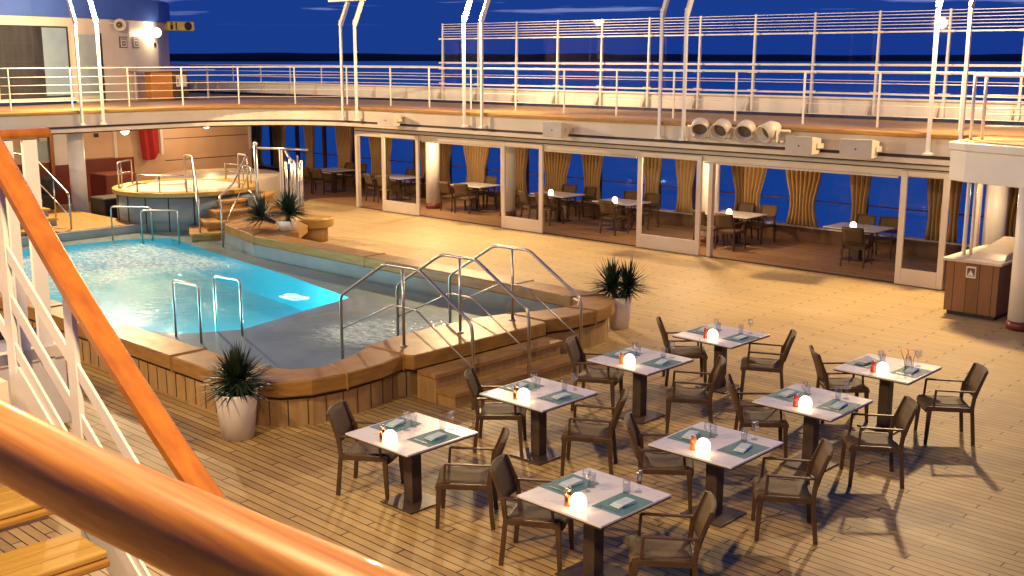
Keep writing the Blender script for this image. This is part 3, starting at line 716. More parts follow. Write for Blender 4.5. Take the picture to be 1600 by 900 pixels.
for x, rz, lb in [(-13.85, 30, 'beige can lamp, leftmost of the four on the gallery edge'), (-13.30, 10, 'beige can lamp, second from left of the four on the gallery edge'),
                  (-12.72, 16, 'beige can lamp, third from left of the four on the gallery edge'), (-12.15, -18, 'beige can lamp, rightmost of the four on the gallery edge')]:
    t = thing('can_lamp', lb, 'lamp', (x, 20.40, 2.95), R(rz), 'can lamps on the gallery edge')
    m = MB().lathe([(.0001, .05), (.15, .04), (.172, -.215), (.20, -.22), (.19, .10), (.10, .24), (.0001, .26)], 24, cap=False)
    # lay the can on its side, mouth towards the deck
    m.v = [(a, c * .94 - b * .34 * -1 * .0 , b * .94) for a, b, c in m.v]
    m.v = [(a, b * math.cos(R(22)) - c * math.sin(R(22)) * -1 * -1, b * math.sin(R(22)) + c * math.cos(R(22))) for a, b, c in m.v]
    m.build('can', 'beige_metal', t, local=True)
    MB().lathe([(.0001, 0), (.15, 0)], 16, cap=False).build('lens', 'dark_lens', t, local=True)
    lens = t.children[-1]; lens.rotation_euler = (R(90 + 22), 0, 0); lens.location = (0, -.06, -.024)
    MB().bar((-.215, 0, .02), (-.215, .0, -.22), .02, .05).bar((.215, 0, .02), (.215, 0, -.22), .02, .05).bar((-.22, 0, -.22), (.22, 0, -.22), .05, .02).bar((0, 0, -.22), (0, .38, -.24), .05, .03).build('yoke', 'beige_metal', t, local=True)
tag(MB().tube([(-14.3, 20.60, 2.94), (-11.8, 20.60, 2.94)], .03, 8).build('lamp_bar', 'beige_metal'), 'horizontal pipe behind the four can lamps', 'pipe')

# ------------------------------------------------------------------ canopy and bar at the right
cp = thing('canopy', 'white canopy with stepped fascia jutting from the upper deck above the bar', 'canopy', (-5, 20, 2.4))
MB().prism([(-8.02, 20.66), (-7.95, 19.30), (-7.6, 19.10), (-4.5, 18.2), (2.5, 17.2), (2.5, 20.66)], 2.34, 2.86).build('fascia', 'white', cp, bevel=.02)
MB().prism([(-8.05, 20.68), (-7.98, 19.27), (-7.62, 19.06), (-4.5, 18.15), (2.5, 17.15), (2.5, 20.68)], 2.865, 3.0).build('rim', 'white', cp, bevel=.02)
MB().prism([(-7.9, 20.66), (-7.85, 19.4), (-7.5, 19.2), (-4.5, 18.3), (2.4, 17.3), (2.4, 20.66)], 3.002, 3.02).build('deck', 'gallery_teak', cp)
bar = thing('bar_counter', 'dark wooden bar counter with pale sloping top under the canopy', 'bar counter', (-7.3, 19.8, 0))
MB().box(-7.82, -6.92, 19.2, 21.0, .08, .96).build('body', 'brown_wood', bar)
MB().box(-7.78, -6.96, 19.25, 20.95, .002, .078).build('plinth', 'black', bar)
MB().add([(-7.88, 19.12, .965), (-6.86, 19.12, .965), (-6.86, 21.05, .965), (-7.88, 21.05, .965), (-7.88, 19.12, 1.01), (-6.86, 19.12, 1.01), (-6.86, 21.05, 1.01), (-7.88, 21.05, 1.01)],
         [(0, 3, 2, 1), (4, 5, 6, 7), (0, 1, 5, 4), (1, 2, 6, 5), (2, 3, 7, 6), (3, 0, 4, 7)]).build('worktop', 'cream', bar, bevel=.006)
MB().add([(-7.55, 19.4, 1.012), (-6.9, 19.35, 1.012), (-6.9, 21.0, 1.012), (-7.6, 21.0, 1.012), (-7.45, 19.6, 1.10), (-6.95, 19.6, 1.10), (-6.95, 20.9, 1.22), (-7.5, 20.9, 1.22)],
         [(0, 3, 2, 1), (4, 5, 6, 7), (0, 1, 5, 4), (1, 2, 6, 5), (2, 3, 7, 6), (3, 0, 4, 7)]).build('sloping_cover', 'beige_metal', bar, bevel=.01)
sg = MB().box(-7.47, -7.30, 19.185, 19.197, .70, .90).build('notice', 'white', bar)
MB().box(-7.45, -7.32, 19.180, 19.184, .73, .87).build('picture', 'brown_box', sg)
MB().quad((-7.44, 19.178, .74), (-7.33, 19.178, .74), (-7.385, 19.178, .84)).build('mark', 'white', sg)
tag(MB().tube([(-7.70, 19.6, 1.012), (-7.70, 19.6, 2.335)], .035, 10).build('canopy_pole', 'white'), 'left slim white pole standing on the bar counter', 'pole', 'slim poles on the bar counter')
tag(MB().tube([(-7.58, 19.6, 1.012), (-7.58, 19.6, 2.335)], .028, 10).build('canopy_pole', 'white'), 'right slim white pole standing on the bar counter', 'pole', 'slim poles on the bar counter')
es = thing('overhead_sign', 'small dark sign with pictograms hanging under the canopy', 'sign', (-7.4, 20.9, 2.22))
MB().box(-7.62, -7.10, 20.88, 20.91, 2.14, 2.28).build('board', 'sign_green', es)
pm = MB(); pm.quad((-7.58, 20.875, 2.17), (-7.50, 20.875, 2.17), (-7.50, 20.875, 2.25), (-7.54, 20.875, 2.26))
pm.quad((-7.42, 20.875, 2.17), (-7.33, 20.875, 2.17), (-7.375, 20.875, 2.26)); pm.quad((-7.12, 20.875, 2.16), (-7.105, 20.875, 2.16), (-7.105, 20.875, 2.27), (-7.12, 20.875, 2.27)); pm.build('pictogram', 'pale_print', es)
MB().lathe([(.035, 0), (.04, .03), (.0001, .05)], 10, (-7.24, 20.87, 2.18)).build('flame_mark', 'yellow', es)
MB().box(-7.40, -7.32, 20.89, 20.90, 2.282, 2.338).build('hanger', 'black', es)

# short ladder and gate on the canopy, beside the railing
gt = thing('deck_gate', 'white steel gate frame with close rungs on the upper deck above the canopy', 'gate', (-8.1, 20.8, 3.0))
for x, y in ((-7.75, 19.62), (-7.62, 19.78), (-6.55, 20.35), (-6.0, 18.95)): MB().tube([(x, y, 3.021), (x, y, 4.13)], .03, 8).build('post', 'white', gt)
for z in (3.25, 3.45, 3.55, 3.66, 3.77, 4.1): MB().tube([(-7.62, 19.78, z), (-6.55, 20.35, z)], .012, 5).build('rung', 'white', gt)
MB().tube([(-7.75, 19.62, 4.12), (-6.0, 18.95, 4.12), (0, 17.8, 4.12)], .03, 8).build('top_rail', 'white', gt)

# ------------------------------------------------------------------ deckhouse on the upper deck, left
front = [(-33.9, 4), (-33.9, 10.7), (-34.0, 13.0), (-34.45, 15.2), (-35.1, 17.2), (-36.0, 19.2), (-37.2, 20.9), (-38.4, 22.0), (-39.4, 22.6), (-41.5, 22.9)]
dh = thing('deckhouse', 'cream deckhouse with curved front, big window and door on the upper deck', 'deckhouse', (-37, 16, 2.99))
def wall_at(z0, z1, o1=0.0, o2=.18, pts=front):
    return MB().strip(offset(pts, o1), offset(pts, o2), z0, z1)
def arcpos(s_):
    """point and tangent at length s_ along the front"""
    acc = 0
    for a, b in zip(front, front[1:]):
        a, b = Vector(a), Vector(b); L = (b - a).length
        if acc + L >= s_: return a + (b - a) * ((s_ - acc) / L), (b - a).normalized()
        acc += L
    return Vector(front[-1]), (b - a).normalized()
wall_at(3.0, 5.62).build('wall', 'cream', dh)
wall_at(5.625, 6.35, -.10, 1.2).build('roof_band', 'roof_blue', dh)
top = offset(front, .5); MB().prism([*front, (-60, 22.9), (-60, 4)], 6.352, 6.40).build('roof', 'white', dh)
def on_front(v0, v1, z0, z1, proud, name, mat, parent, thick=.03):
    """flat plate lying on the curved front between two v positions"""
    def at(v):
        for a, b in zip(front, front[1:]):
            if a[1] <= v <= b[1]:
                t = (v - a[1]) / (b[1] - a[1]); d = (Vector(b) - Vector(a)).normalized()
                return Vector((a[0] + (b[0] - a[0]) * t, v)), Vector((d.y, -d.x))
    vs_ = sorted([v0, v1] + [p[1] for p in front if v0 + .01 < p[1] < v1 - .01])
    I = [tuple(at(v)[0] + at(v)[1] * proud) for v in vs_]; O = [tuple(at(v)[0] + at(v)[1] * (proud + thick)) for v in vs_]
    return MB().strip(O, I, z0, z1).build(name, mat, parent)
w = on_front(12.2, 16.55, 3.19, 5.35, .004, 'window', 'dark_room', dh)
on_front(12.2, 16.55, 3.19, 5.35, .05, 'pane', 'pane', w, .01)
on_front(15.55, 16.45, 3.25, 5.30, .036, 'frosted_panel', 'frosted', w, .008)
for v in (12.2, 13.9, 16.5): on_front(v, v + .07, 3.19, 5.35, .065, 'frame', 'beige_metal', w, .02)
on_front(12.2, 16.57, 3.10, 3.185, .065, 'frame', 'white', w, .06)
dr = on_front(16.85, 17.75, 3.04, 5.12, .004, 'door', 'frosted', dh, .05)
on_front(16.78, 16.85, 3.0, 5.18, .004, 'frame', 'beige_metal', dr, .07); on_front(17.75, 17.84, 3.0, 5.18, .004, 'frame', 'dark_metal', dr, .07)
on_front(16.85, 17.75, 3.0, 3.2, .056, 'kick_plate', 'cream', dr, .01); on_front(17.66, 17.70, 4.4, 4.6, .056, 'handle', 'steel', dr, .05)
on_front(12.0, 16.6, 3.0, 3.09, .004, 'blue_band', 'navy', dh, .10)
for v, m in ((18.70, 0), (19.35, 1)):
    s_ = on_front(v, v + .36, 4.72, 5.08, .004, 'notice', 'brown_box', dh, .015)
    on_front(v + .05, v + .33, 4.75, 5.05, .02, 'sheet', 'pale_print', s_, .003)
    on_front(v + .09, v + .30, 4.99, 5.02, .024, 'text_line', 'brown_box', s_, .003)
    on_front(v + .12, v + .27, 4.79, 4.94, .024, 'pictogram', 'brown_box', s_, .003)
    on_front(v + .165, v + .225, 4.83, 4.90, .028, 'pictogram_mark', 'pale_print', s_, .003)
on_front(20.65, 20.76, 4.80, 4.92, .004, 'switch_plate', 'black', dh, .03)
wl_ = thing('wall_lamp', 'round lit wall lamp on the curved deckhouse front', 'lamp', (-36.95, 20.75, 5.28))
MB().sphere((-36.88, 20.70, 5.26), .17).build('globe', 'globe', wl_); MB().lathe([(.10, -.02), (.10, .02)], 14, (-36.98, 20.80, 5.26)).build('back_plate', 'dark_metal', wl_)
lamp('wall_light', (-36.66, 20.52, 5.22), 70, (1.0, .74, .44), .03)
lh = thing('horn_speaker', 'round beige horn loudspeaker high on the deckhouse wall', 'loudspeaker', (-35.5, 18.5, 5.45))
MB().lathe([(.0001, .14), (.07, .12), (.15, .02), (.20, 0), (.17, .05), (.08, .14), (.06, .2)], 16, cap=False).build('horn', 'beige_metal', lh, local=True); h = lh.children[-1]; h.rotation_euler = (0, R(-90), R(-25)); h.location = (.25, 0, .0)
MB().lathe([(.0001, 0), (.10, 0)], 16, cap=False).build('mouth', 'black', lh, local=True); h = lh.children[-1]; h.rotation_euler = (0, R(-90), R(-25)); h.location = (.20, .0, .0)
MB().bar((.2, 0, .0), (-.25, -.25, .10), .03, .03).build('bracket', 'white', lh, local=True)
ex = thing('lifebuoy_light_box', 'yellow box with a round black ringed lens at the right end of the deckhouse roof', 'signal box', (-38.0, 22.6, 5.45))
MB().box(-38.25, -37.9, 21.75, 22.85, 5.36, 5.70).build('box', 'yellow', ex, bevel=.06)
MB().lathe([(.0001, 0), (.15, 0), (.15, .012), (.10, .013)], 18).build('ring', 'black', ex, local=True); h = ex.children[-1]; h.rotation_euler = (0, R(90), 0); h.location = (.105, -.05, .08)
MB().lathe([(.0001, 0), (.065, 0)], 14).build('lens', 'yellow', ex, local=True); h = ex.children[-1]; h.rotation_euler = (0, R(90), 0); h.location = (.122, -.05, .08)
MB().box(-37.895, -37.885, 22.05, 22.10, 5.40, 5.66).box(-37.895, -37.885, 21.84, 21.94, 5.40, 5.58).box(-37.895, -37.885, 21.85, 21.93, 5.61, 5.66).build('lettering', 'black', ex)
tag(MB().box(-35.9, -35.45, 19.6, 20.4, 3.0, 3.92).build('deck_locker', 'orange', None, .02), 'bright orange locker standing before the deckhouse wall', 'locker')
lk = thing('cabinet', 'small brown cabinet with a white notice beside the orange locker', 'cabinet', (-35.6, 20.75, 3))
MB().box(-35.9, -35.45, 20.42, 21.0, 3.0, 3.92).build('body', 'brown_box', lk, .015); MB().box(-35.445, -35.435, 20.52, 20.92, 3.42, 3.80).build('notice', 'white', lk)
MB().box(-35.434, -35.43, 20.56, 20.60, 3.50, 3.68).build('handle', 'black', lk)
tag(MB().add([(-35.95, 19.0, 3.96), (-35.2, 19.0, 3.96), (-35.2, 21.9, 3.96), (-35.95, 21.9, 3.96), (-35.95, 19.0, 4.0), (-35.2, 19.0, 4.0), (-35.2, 21.9, 4.0), (-35.95, 21.9, 4.0)],
         [(0, 3, 2, 1), (4, 5, 6, 7), (0, 1, 5, 4), (1, 2, 6, 5), (2, 3, 7, 6), (3, 0, 4, 7)]).box(-35.6, -35.55, 19.05, 19.1, 3.0, 3.958).box(-35.6, -35.55, 21.8, 21.85, 3.0, 3.958).build('side_counter', 'cream', None), 'long pale counter over the orange locker on the upper deck', 'counter')

# ------------------------------------------------------------------ fore lounge under the gallery, left
lw_ = thing('lounge_wall', 'peach panelled wall with dark red wainscot behind the hot tub', 'wall', (-33.6, 16, .3))
MB().box(-33.75, -33.6, 5, 22.2, 1.302, 2.52).build('upper_wall', 'peach', lw_)
MB().box(-33.75, -33.6, 5, 17.8, .002, 1.30).build('wainscot', 'maroon', lw_)
MB().box(-33.75, -33.6, 17.8, 22.2, .002, 1.30).build('lower_wall', 'peach', lw_)
for v in (15.95, 17.15, 18.75, 22.1): MB().box(-33.597, -33.57, v, v + .10, 1.31, 2.50).build('post_trim', 'white', lw_)
MB().box(-33.597, -33.585, 18.9, 22.05, 1.80, 1.82).build('panel_joint', 'seam', lw_); MB().box(-33.597, -33.585, 18.9, 22.05, 1.10, 1.12).build('panel_joint', 'seam', lw_)
MB().box(-33.597, -33.57, 16.06, 17.1, 1.305, 1.34).build('ledge', 'coping', lw_)
MB().box(-33.598, -33.59, 14.2, 15.06, 1.33, 2.5).build('grey_panel', 'frosted', lw_)
MB().box(-33.597, -33.57, 16.52, 16.66, 1.98, 2.10).build('switch_plate', 'black', lw_)
MB().box(-33.588, -33.55, 14.78, 15.02, 1.95, 2.12).build('poster', 'pale_print', lw_)
MB().box(-33.598, -33.58, 15.22, 15.86, 1.2, 2.5).build('white_panel', 'white', lw_)
MB().box(-33.60, -33.5, 15.07, 15.17, .9, 2.5).build('wood_frame', 'varnish', lw_)
rc = thing('hanging_cloth', 'dark red cloth hanging on the peach lounge wall', 'cloth', (-33.3, 18.25, 2.3))
rows = [[(-33.45 + (.12 if 0 < k < 6 else 0) + (.10 if k == 3 else 0), 17.92 + .115 * k + .02 * i * (1 - k / 6.0), 2.42 - (1.2 if k < 5 else 1.05) * i / 5 - .04 * math.sin(k)) for k in range(7)] for i in range(6)]
o = MB().grid(rows, False).build('cloth', 'red', rc); mo = o.modifiers.new('s', 'SOLIDIFY'); mo.thickness = .02
MB().tube([(-33.45, 17.85, 2.43), (-33.45, 18.7, 2.43)], .015, 6).build('bar', 'steel', rc)
struct(MB().box(-33.6, -26.35, 11.9, 14.0, .003, .30), 'lounge_platform', 'step_wood', bevel=.01)
so = thing('lounge_sofa', 'long black curved sofa with high back in the fore lounge', 'sofa', (-31.5, 13.0, .3))
MB().prism(arc(-31.2, 12.4, 1.5, 60, 190, 14) + arc(-31.2, 12.4, .75, 190, 60, 14), .302, .68).build('seat', 'black', so, .03)
MB().prism(arc(-31.2, 12.4, 1.62, 60, 190, 14) + arc(-31.2, 12.4, 1.36, 190, 60, 14), .685, 1.12).build('backrest', 'black', so, .05)
tag(MB().box(-29.3, -28.5, 14.15, 15.1, .003, .72).build('ottoman', 'black', None, .04), 'square black ottoman beside the white lounge column', 'ottoman')
tag(MB().box(-32.2, -31.2, 15.6, 16.6, .004, 1.05).build('side_table', 'maroon', None, .03), 'dark red cabinet against the lounge wall near the hot tub', 'cabinet')

# hot tub
tb = thing('hot_tub', 'round grey hot tub with yellow rim and pale cover at the head of the pool', 'hot tub', (-27.0, 15.7, 0))
c = (-26.75, 15.6, 0)
MB().lathe([(1.76, -.15), (1.76, .98)], 40, c).build('side_wall', 'grey_panel', tb)
for k in range(18): 
    a = R(k * 20 - 5); MB().bar((c[0] + 1.766 * math.cos(a), c[1] + 1.766 * math.sin(a), .0), (c[0] + 1.766 * math.cos(a), c[1] + 1.766 * math.sin(a), .97), .02, .02).build('panel_joint', 'black', tb)
MB().strip(arc(c[0], c[1], 1.48, 0, 360, 48)[:-1], arc(c[0], c[1], 1.86, 0, 360, 48)[:-1], .985, 1.10, True).build('rim', 'yellow_wood', tb, .02)
MB().lathe([(1.475, 1.0), (1.475, 1.06), (1.2, 1.11), (.0001, 1.14)], 40, c).build('cover', 'sofa_cover', tb)
def tub_rail(a0, a1, h, label):
    r = thing('tub_rail', label, 'railing', (c[0] + 1.68 * math.cos(R((a0 + a1) / 2)), c[1] + 1.68 * math.sin(R((a0 + a1) / 2)), 1.1), 0, 'rails on the hot tub rim')
    P = [(x, y, 1.1 + h) for x, y in arc(c[0], c[1], 1.68, a0, a1, 8)]
    MB().tube([(P[0][0], P[0][1], 1.102)] + P + [(P[-1][0], P[-1][1], 1.102)], .022, 7).build('top_rail', 'steel', r)
    MB().tube([(x, y, 1.1 + h * .5) for x, y, z in P], .014, 6).build('mid_rail', 'steel', r)
    MB().tube([(P[4][0], P[4][1], 1.102), P[4]], .018, 7).build('post', 'steel', r)
tub_rail(205, 245, .62, 'left curved steel rail on the hot tub rim')
tub_rail(-75, -30, .42, 'front curved steel rail on the hot tub rim')
tub_rail(60, 110, .42, 'rear curved steel rail on the hot tub rim')
tag(MB().lathe([(1.9, .004), (1.9, .84), (1.8, .90), (.0001, .96)], 40, (-30.4, 18.9, 0)).build('covered_tub', 'beige_metal'), 'second round tub under a pale beige cover behind the hot tub', 'tub')
# winding steps from the pool to the tub
ts = thing('tub_steps', 'winding wooden steps with steel handrails climbing from the pool to the hot tub', 'steps', (-24.4, 15.0, 0))
for k in range(4):
    z = .30 + .20 * k; a0 = -30 + 7 * k; r0, r1 = 1.88, 3.45 - .38 * k
    pl = arc(c[0], c[1], r1, a0, a0 + 62, 8) + arc(c[0], c[1], r0, a0 + 62, a0, 8)
    MB().prism(pl, z - .06, z).build('tread', 'step_wood', ts, .01)
    pl2 = arc(c[0], c[1], r1 - .05, a0 + 1, a0 + 61, 8) + arc(c[0], c[1], r0 + .01, a0 + 61, a0 + 1, 8)
    MB().prism(pl2, -.15 if k == 0 else z - .2, z - .062).build('riser', 'coping', ts)
for q, lb in (((-23.83, 14.2), 'a'), ((-22.5, 13.98), 'b')):
    x, y = q; tx, ty = (-25.35, 15.0) if lb == 'a' else (-24.6, 16.1)
    MB().tube(bend([(x, y, -.1), (x, y, 1.02), (x - .25, y + .12, 1.25), (x + (tx - x) * .45, y + (ty - y) * .45, 1.45), (tx, ty, 1.98), (tx - .55, ty + .1, 1.98), (tx - .6, ty + .12, 1.1)], .1), .026, 8).build('handrail', 'steel', ts)
    MB().tube([(x + .02, y, .55), (tx, ty, 1.45)], .014, 6).build('mid_rail', 'steel', ts)
    MB().tube([(tx, ty, 1.1), (tx, ty, 1.97)], .02, 6).build('post', 'steel', ts)
ladder(-25.35, 12.75, -24.55, 13.35, 'steel grab rail in the pool below the hot tub, left one', h=.72)
ladder(-24.2, 12.9, -23.6, 13.5, 'steel grab rail in the pool below the hot tub, right one', h=.72)
# steps at the far left, rising to the lounge
ls = thing('lounge_steps', 'grey sided steps with yellow treads and steel rails rising to the fore lounge', 'steps', (-27, 12.2, 0))
for k in range(4):
    MB().box(-26.9 - .42 * k - .42, -26.9 - .42 * k + .02, 11.2, 12.35, .26 + .19 * k, .32 + .19 * k).build('tread', 'yellow_wood', ls, .008)
    MB().box(-26.9 - .42 * k - .42, -26.9 - .42 * k, 11.25, 12.30, -.1, .258 + .19 * k).build('side', 'grey_panel', ls)
for y in (11.22, 12.33):
    MB().tube(bend([(-26.6, y, .0), (-26.6, y, 1.15), (-28.5, y, 1.98), (-29.6, y, 1.98)], .1), .026, 8).build('handrail', 'steel', ls)
    MB().tube([(-26.6, y, .6), (-28.5, y, 1.42)], .016, 6).build('mid_rail', 'steel', ls)
    for x in (-27.4, -28.4): MB().tube([(x, y, .5), (x, y, 1.15 + (-26.6 - x) * .437)], .018, 6).build('post', 'steel', ls)

# shower frame and its pipes
sh = thing('shower_frame', 'tall steel shower frame with pipes beside the pool', 'shower', (-23.8, 16.3, 0))
MB().tube([(-24.5, 16.3, .003), (-24.5, 16.3, 2.22)], .05, 8).build('post', 'steel', sh); MB().sphere((-24.5, 16.3, 2.26), .06).build('finial', 'white', sh)
MB().tube([(-23.4, 16.3, .003), (-23.4, 16.3, 2.2)], .045, 8).build('post', 'beige_metal', sh)
MB().tube([(-24.5, 16.3, 2.16), (-22.3, 16.3, 2.24)], .03, 8).build('cross_bar', 'steel', sh)
for k in range(7): MB().tube([(-23.2 + .10 * k, 16.3 + .05 * (k % 3), .003), (-23.2 + .10 * k, 16.3 + .05 * (k % 3), 1.9 + .05 * (k % 2))], .03, 7).build('pipe', 'steel', sh)
MB().tube(bend([(-22.62, 16.25, 2.0), (-22.5, 16.15, 2.1), (-22.5, 16.1, 1.1), (-22.6, 16.15, 1.0)], .06), .02, 7).build('shower_arm', 'steel', sh)
MB().tube([(-23.2, 16.3, 2.15), (-22.8, 16.2, 1.9)], .03, 7).build('brace', 'steel', sh)
MB().box(-24.75, -24.45, 16.0, 16.24, .55, .95).build('control_box', 'grey_panel', sh, .01)
MB().tube(bend([(-24.3, 16.1, .0), (-24.3, 16.1, .95), (-24.5, 16.05, 1.1)], .08), .02, 7).build('side_pipe', 'steel', sh)

# round stool-like end of the coping and pots at the far side
rb = thing('round_bench', 'round yellow wooden bench end behind the far pool coping', 'bench', (-22.35, 16.45, 0))
MB().lathe([(.34, .003), (.34, .36)], 24, (-22.35, 16.45, 0)).build('base', 'pool_panel', rb)
MB().lathe([(.0001, .362), (.46, .362), (.48, .40), (.48, .56), (.45, .60), (.0001, .60)], 28, (-22.35, 16.45, 0), False).build('seat', 'yellow_wood', rb, .008)
isl = thing('planter_ledge', 'broad curved wooden ledge carrying palms at the far end of the pool', 'ledge', (-23, 15.3, 0))
MB().prism([(-23.1, 14.5), (-21.2, 14.24), (-20.5, 14.22), (-20.55, 14.7), (-21.3, 15.5), (-22.2, 15.85), (-23.0, 15.95), (-23.5, 15.5)], .42, .598).build('top', 'coping', isl, .015)
MB().prism([(-23.0, 14.95), (-21.3, 14.4), (-20.7, 14.35), (-20.75, 14.65), (-21.4, 15.35), (-22.2, 15.7), (-22.9, 15.8), (-23.3, 15.45)], .003, .418).build('base', 'pool_panel', isl)

# ------------------------------------------------------------------ palms in white pots
def palm_leaves(mb, c, n, L, rn, tilt=(0, 0), droop=.35, w=.019):
    for k in range(n):
        el = R(rn.choice([rn.uniform(50, 88), rn.uniform(25, 70), rn.uniform(2, 45), rn.uniform(-12, 15)])); az = rn.uniform(0, 2 * math.pi); l = L * rn.uniform(.72, 1.08)
        d = Vector((math.cos(el) * math.cos(az) + tilt[0], math.cos(el) * math.sin(az) + tilt[1], math.sin(el))).normalized()
        side = d.cross(Vector((0, 0, 1)))
        side = side.normalized() if side.length > .05 else Vector((1, 0, 0))
        st_ = Vector(c) + Vector((rn.uniform(-.03, .03), rn.uniform(-.03, .03), rn.uniform(-.06, .05)))
        pts = []
        for i in range(5):
            t = i / 4; p = st_ + d * (l * t) + Vector((0, 0, -droop * l * t * t * math.cos(el) * .5)); ww = w * (.55 + 1.2 * t if t < .4 else 1.03 * (1 - t) / .6 + .02)
            pts += [p - side * ww, p + Vector((0, 0, ww * .35)), p + side * ww]
        fs = []
        for i in range(4):
            for q in (0, 1): fs.append((3 * i + q, 3 * i + q + 1, 3 * i + q + 4, 3 * i + q + 3))
        mb.add(pts, fs, True)
def pot(x, y, r0, r1, h, label, z=0):
    t = thing('plant_pot', label, 'plant pot', (x, y, z), 0, 'white pots around the pool')
    MB().lathe([(r0, .003), (r1, h - .02), (r1, h), (r1 - .025, h), (r1 - .035, h - .07), (.0001, h - .07)], 32, (x, y, z)).build('pot', 'pot', t)
    MB().lathe([(r1 - .04, h - .066), (.0001, h - .06)], 24, (x, y, z)).build('soil', 'soil', t)
def palm(x, y, z, crowns, label, stem=.16):
    t = thing('palm_plant', label, 'palm', (x, y, z), 0, 'spiky palms in pots'); rn = random.Random(int(abs(x * 100 + y * 10)))
    for dx, dy, dz, n, L, tilt in crowns:
        MB().tube([(x + dx * .5, y + dy * .5, z), (x + dx, y + dy, z + dz)], [.045, .055], 8).build('stem', 'soil', t)
        m = MB(); palm_leaves(m, (x + dx, y + dy, z + dz), n, L, rn, tilt); m.build('crown', 'leaf', t)
pot(-11.15, 7.00, .19, .252, .56, 'large white pot beside the near curved corner of the pool')
palm(-11.15, 7.02, .5, [(0, 0, .16, 330, .50, (0, 0))], 'big round dark green palm in the white pot nearest the camera')
pot(-11.30, 14.46, .16, .215, .54, 'white pot at the far corner of the pool steps')
palm(-11.30, 14.46, .48, [(-.10, -.07, .20, 170, .54, (-.16, 0)), (.10, .08, .20, 170, .54, (.16, .05))], 'twin crowned dark palm in the white pot at the far pool corner')
pot(-21.0, 14.72, .17, .21, .22, 'low white pot on the wooden ledge at the far pool end', .6)
palm(-21.0, 14.72, .76, [(.02, .03, .22, 260, .66, (.05, 0)), (-.50, -.30, .10, 220, .66, (-.5, -.2))], 'dark leaning palm on the wooden ledge at the far pool end')
pot(-30.9, 20.8, .22, .26, .55, 'plain white planter standing before the fore lounge curtains')
# ------------------------------------------------------------------ foreground stair from the gallery
sl = 0.70; SX = lambda z: -4.16 - (z - 2.5) / sl      # nosing line: u at height z
stair = thing('deck_stair', 'white steel staircase with wooden treads and varnished handrail in the foreground', 'staircase', (-3, 1.4, 0))
for k in range(16):
    z = 3.0 - .18 * (k + 1); xn = SX(z)
    if z < .1: break
    tr_ = MB()
    for j in range(3): tr_.box(xn - .30 + .10 * j, xn - .30 + .10 * j + .094, .72, 1.95, z - .03, z)
    tr_.build('tread', 'yellow_wood', stair, .008)
    MB().box(xn - .03, xn + .012, .72, 1.95, z - .062, z - .031).build('nosing', 'coping', stair, .008)
    MB().box(xn - .26, xn - .24, .74, 1.93, z - .178, z - .034).build('riser', 'cream', stair)
zt, zb = 3.0, .05
for y in (.68, 2.0):
    MB().bar((SX(zt) - .1, y, zt - .02), (SX(zb), y, zb), .03, .21, (0, 0, 1)).build('stringer', 'white', stair)
HK = (-3.892, 3.131)
hz = lambda x: HK[1] + (x - HK[0]) * (-0.8096 if x < HK[0] else -0.5462)           # height of the varnished handrail along the outer side
def slope(x0, x1, dz, y): return (x0, y, hz(x0) + dz), (x1, y, hz(x1) + dz)
for dz in (-.30, -.52, -.74):
    b = (-1.2, 2.0, hz(HK[0]) + dz + (-1.2 - HK[0]) * -.70); a = (-5.6, 2.0, hz(HK[0]) + dz + (-5.6 - HK[0]) * -.70); MB().bar(a, b, .012, .058).build('rail', 'white', stair)
for x in (-4.99, -4.39, -3.43, -2.6, -1.8):
    MB().bar((x, 2.0, hz(x) - 1.15), (x, 2.0, hz(x) - .045), .022, .075, (1, 0, 0)).build('baluster', 'white', stair)
hp = bend([(-5.6, 2.0, hz(-5.6)), (HK[0], 2.0, HK[1]), (-1.6, 2.0, hz(-1.6))], 1.1, 12)
sec = [(-.050, -.018), (-.050, .014), (-.036, .029), (.036, .029), (.050, .014), (.050, -.018), (.036, -.031), (-.036, -.031), (-.050, -.018)]
rows = []
for i, p in enumerate(hp):
    d = (hp[min(i + 1, len(hp) - 1)] - hp[max(i - 1, 0)]).normalized(); up = d.cross(Vector((0, 1, 0))); up = up if up.z > 0 else -up
    rows.append([p + Vector((0, q, 0)) + up * r_ for q, r_ in sec])
MB().grid(rows, False).build('handrail', 'varnish', stair)
# landing with its own railing, at the head of the stair
ld = thing('stair_landing', 'white landing with varnished rail at the head of the staircase', 'landing', (-5.9, 1.8, 2.9))
MB().box(-7.6, -4.98, .6, 1.96, 2.86, 2.995).build('floor', 'cream', ld)
MB().bar((-6.0, 1.3, 4.02), (-6.0, 2.70, 4.02), .085, .05).build('handrail', 'varnish', ld, bevel=.018)
for y in (2.585, 2.47, 1.9): MB().bar((-6.0, y, 2.75), (-6.0, y, 3.99), .075 if y > 2.5 else .05, .03, (1, 0, 0)).build('post', 'white', ld)
MB().box(-6.03, -5.97, 1.965, 2.66, 2.80, 2.86).build('edge', 'cream', ld)

# towel cabinet on the deck below
tcab = thing('towel_cabinet', 'white towel cabinet with lid seen between the stair rails', 'cabinet', (-13.5, 5.4, 0))
MB().box(-13.95, -13.05, 4.95, 5.85, .02, .86).build('body', 'white', tcab, .012)
MB().box(-13.98, -13.02, 4.92, 5.88, .865, 1.04).build('lid', 'white', tcab, .012)
tag(MB().box(-13.6, -13.2, 5.4, 5.8, 1.042, 1.15).build('folded_towel', 'blue_dark', None, .03), 'deep blue folded towel on the white towel cabinet', 'towel')
tag(MB().box(-13.85, -13.65, 5.2, 5.7, 1.042, 1.22).build('folded_towel', 'black', None, .04), 'dark folded towel on the white towel cabinet', 'towel')

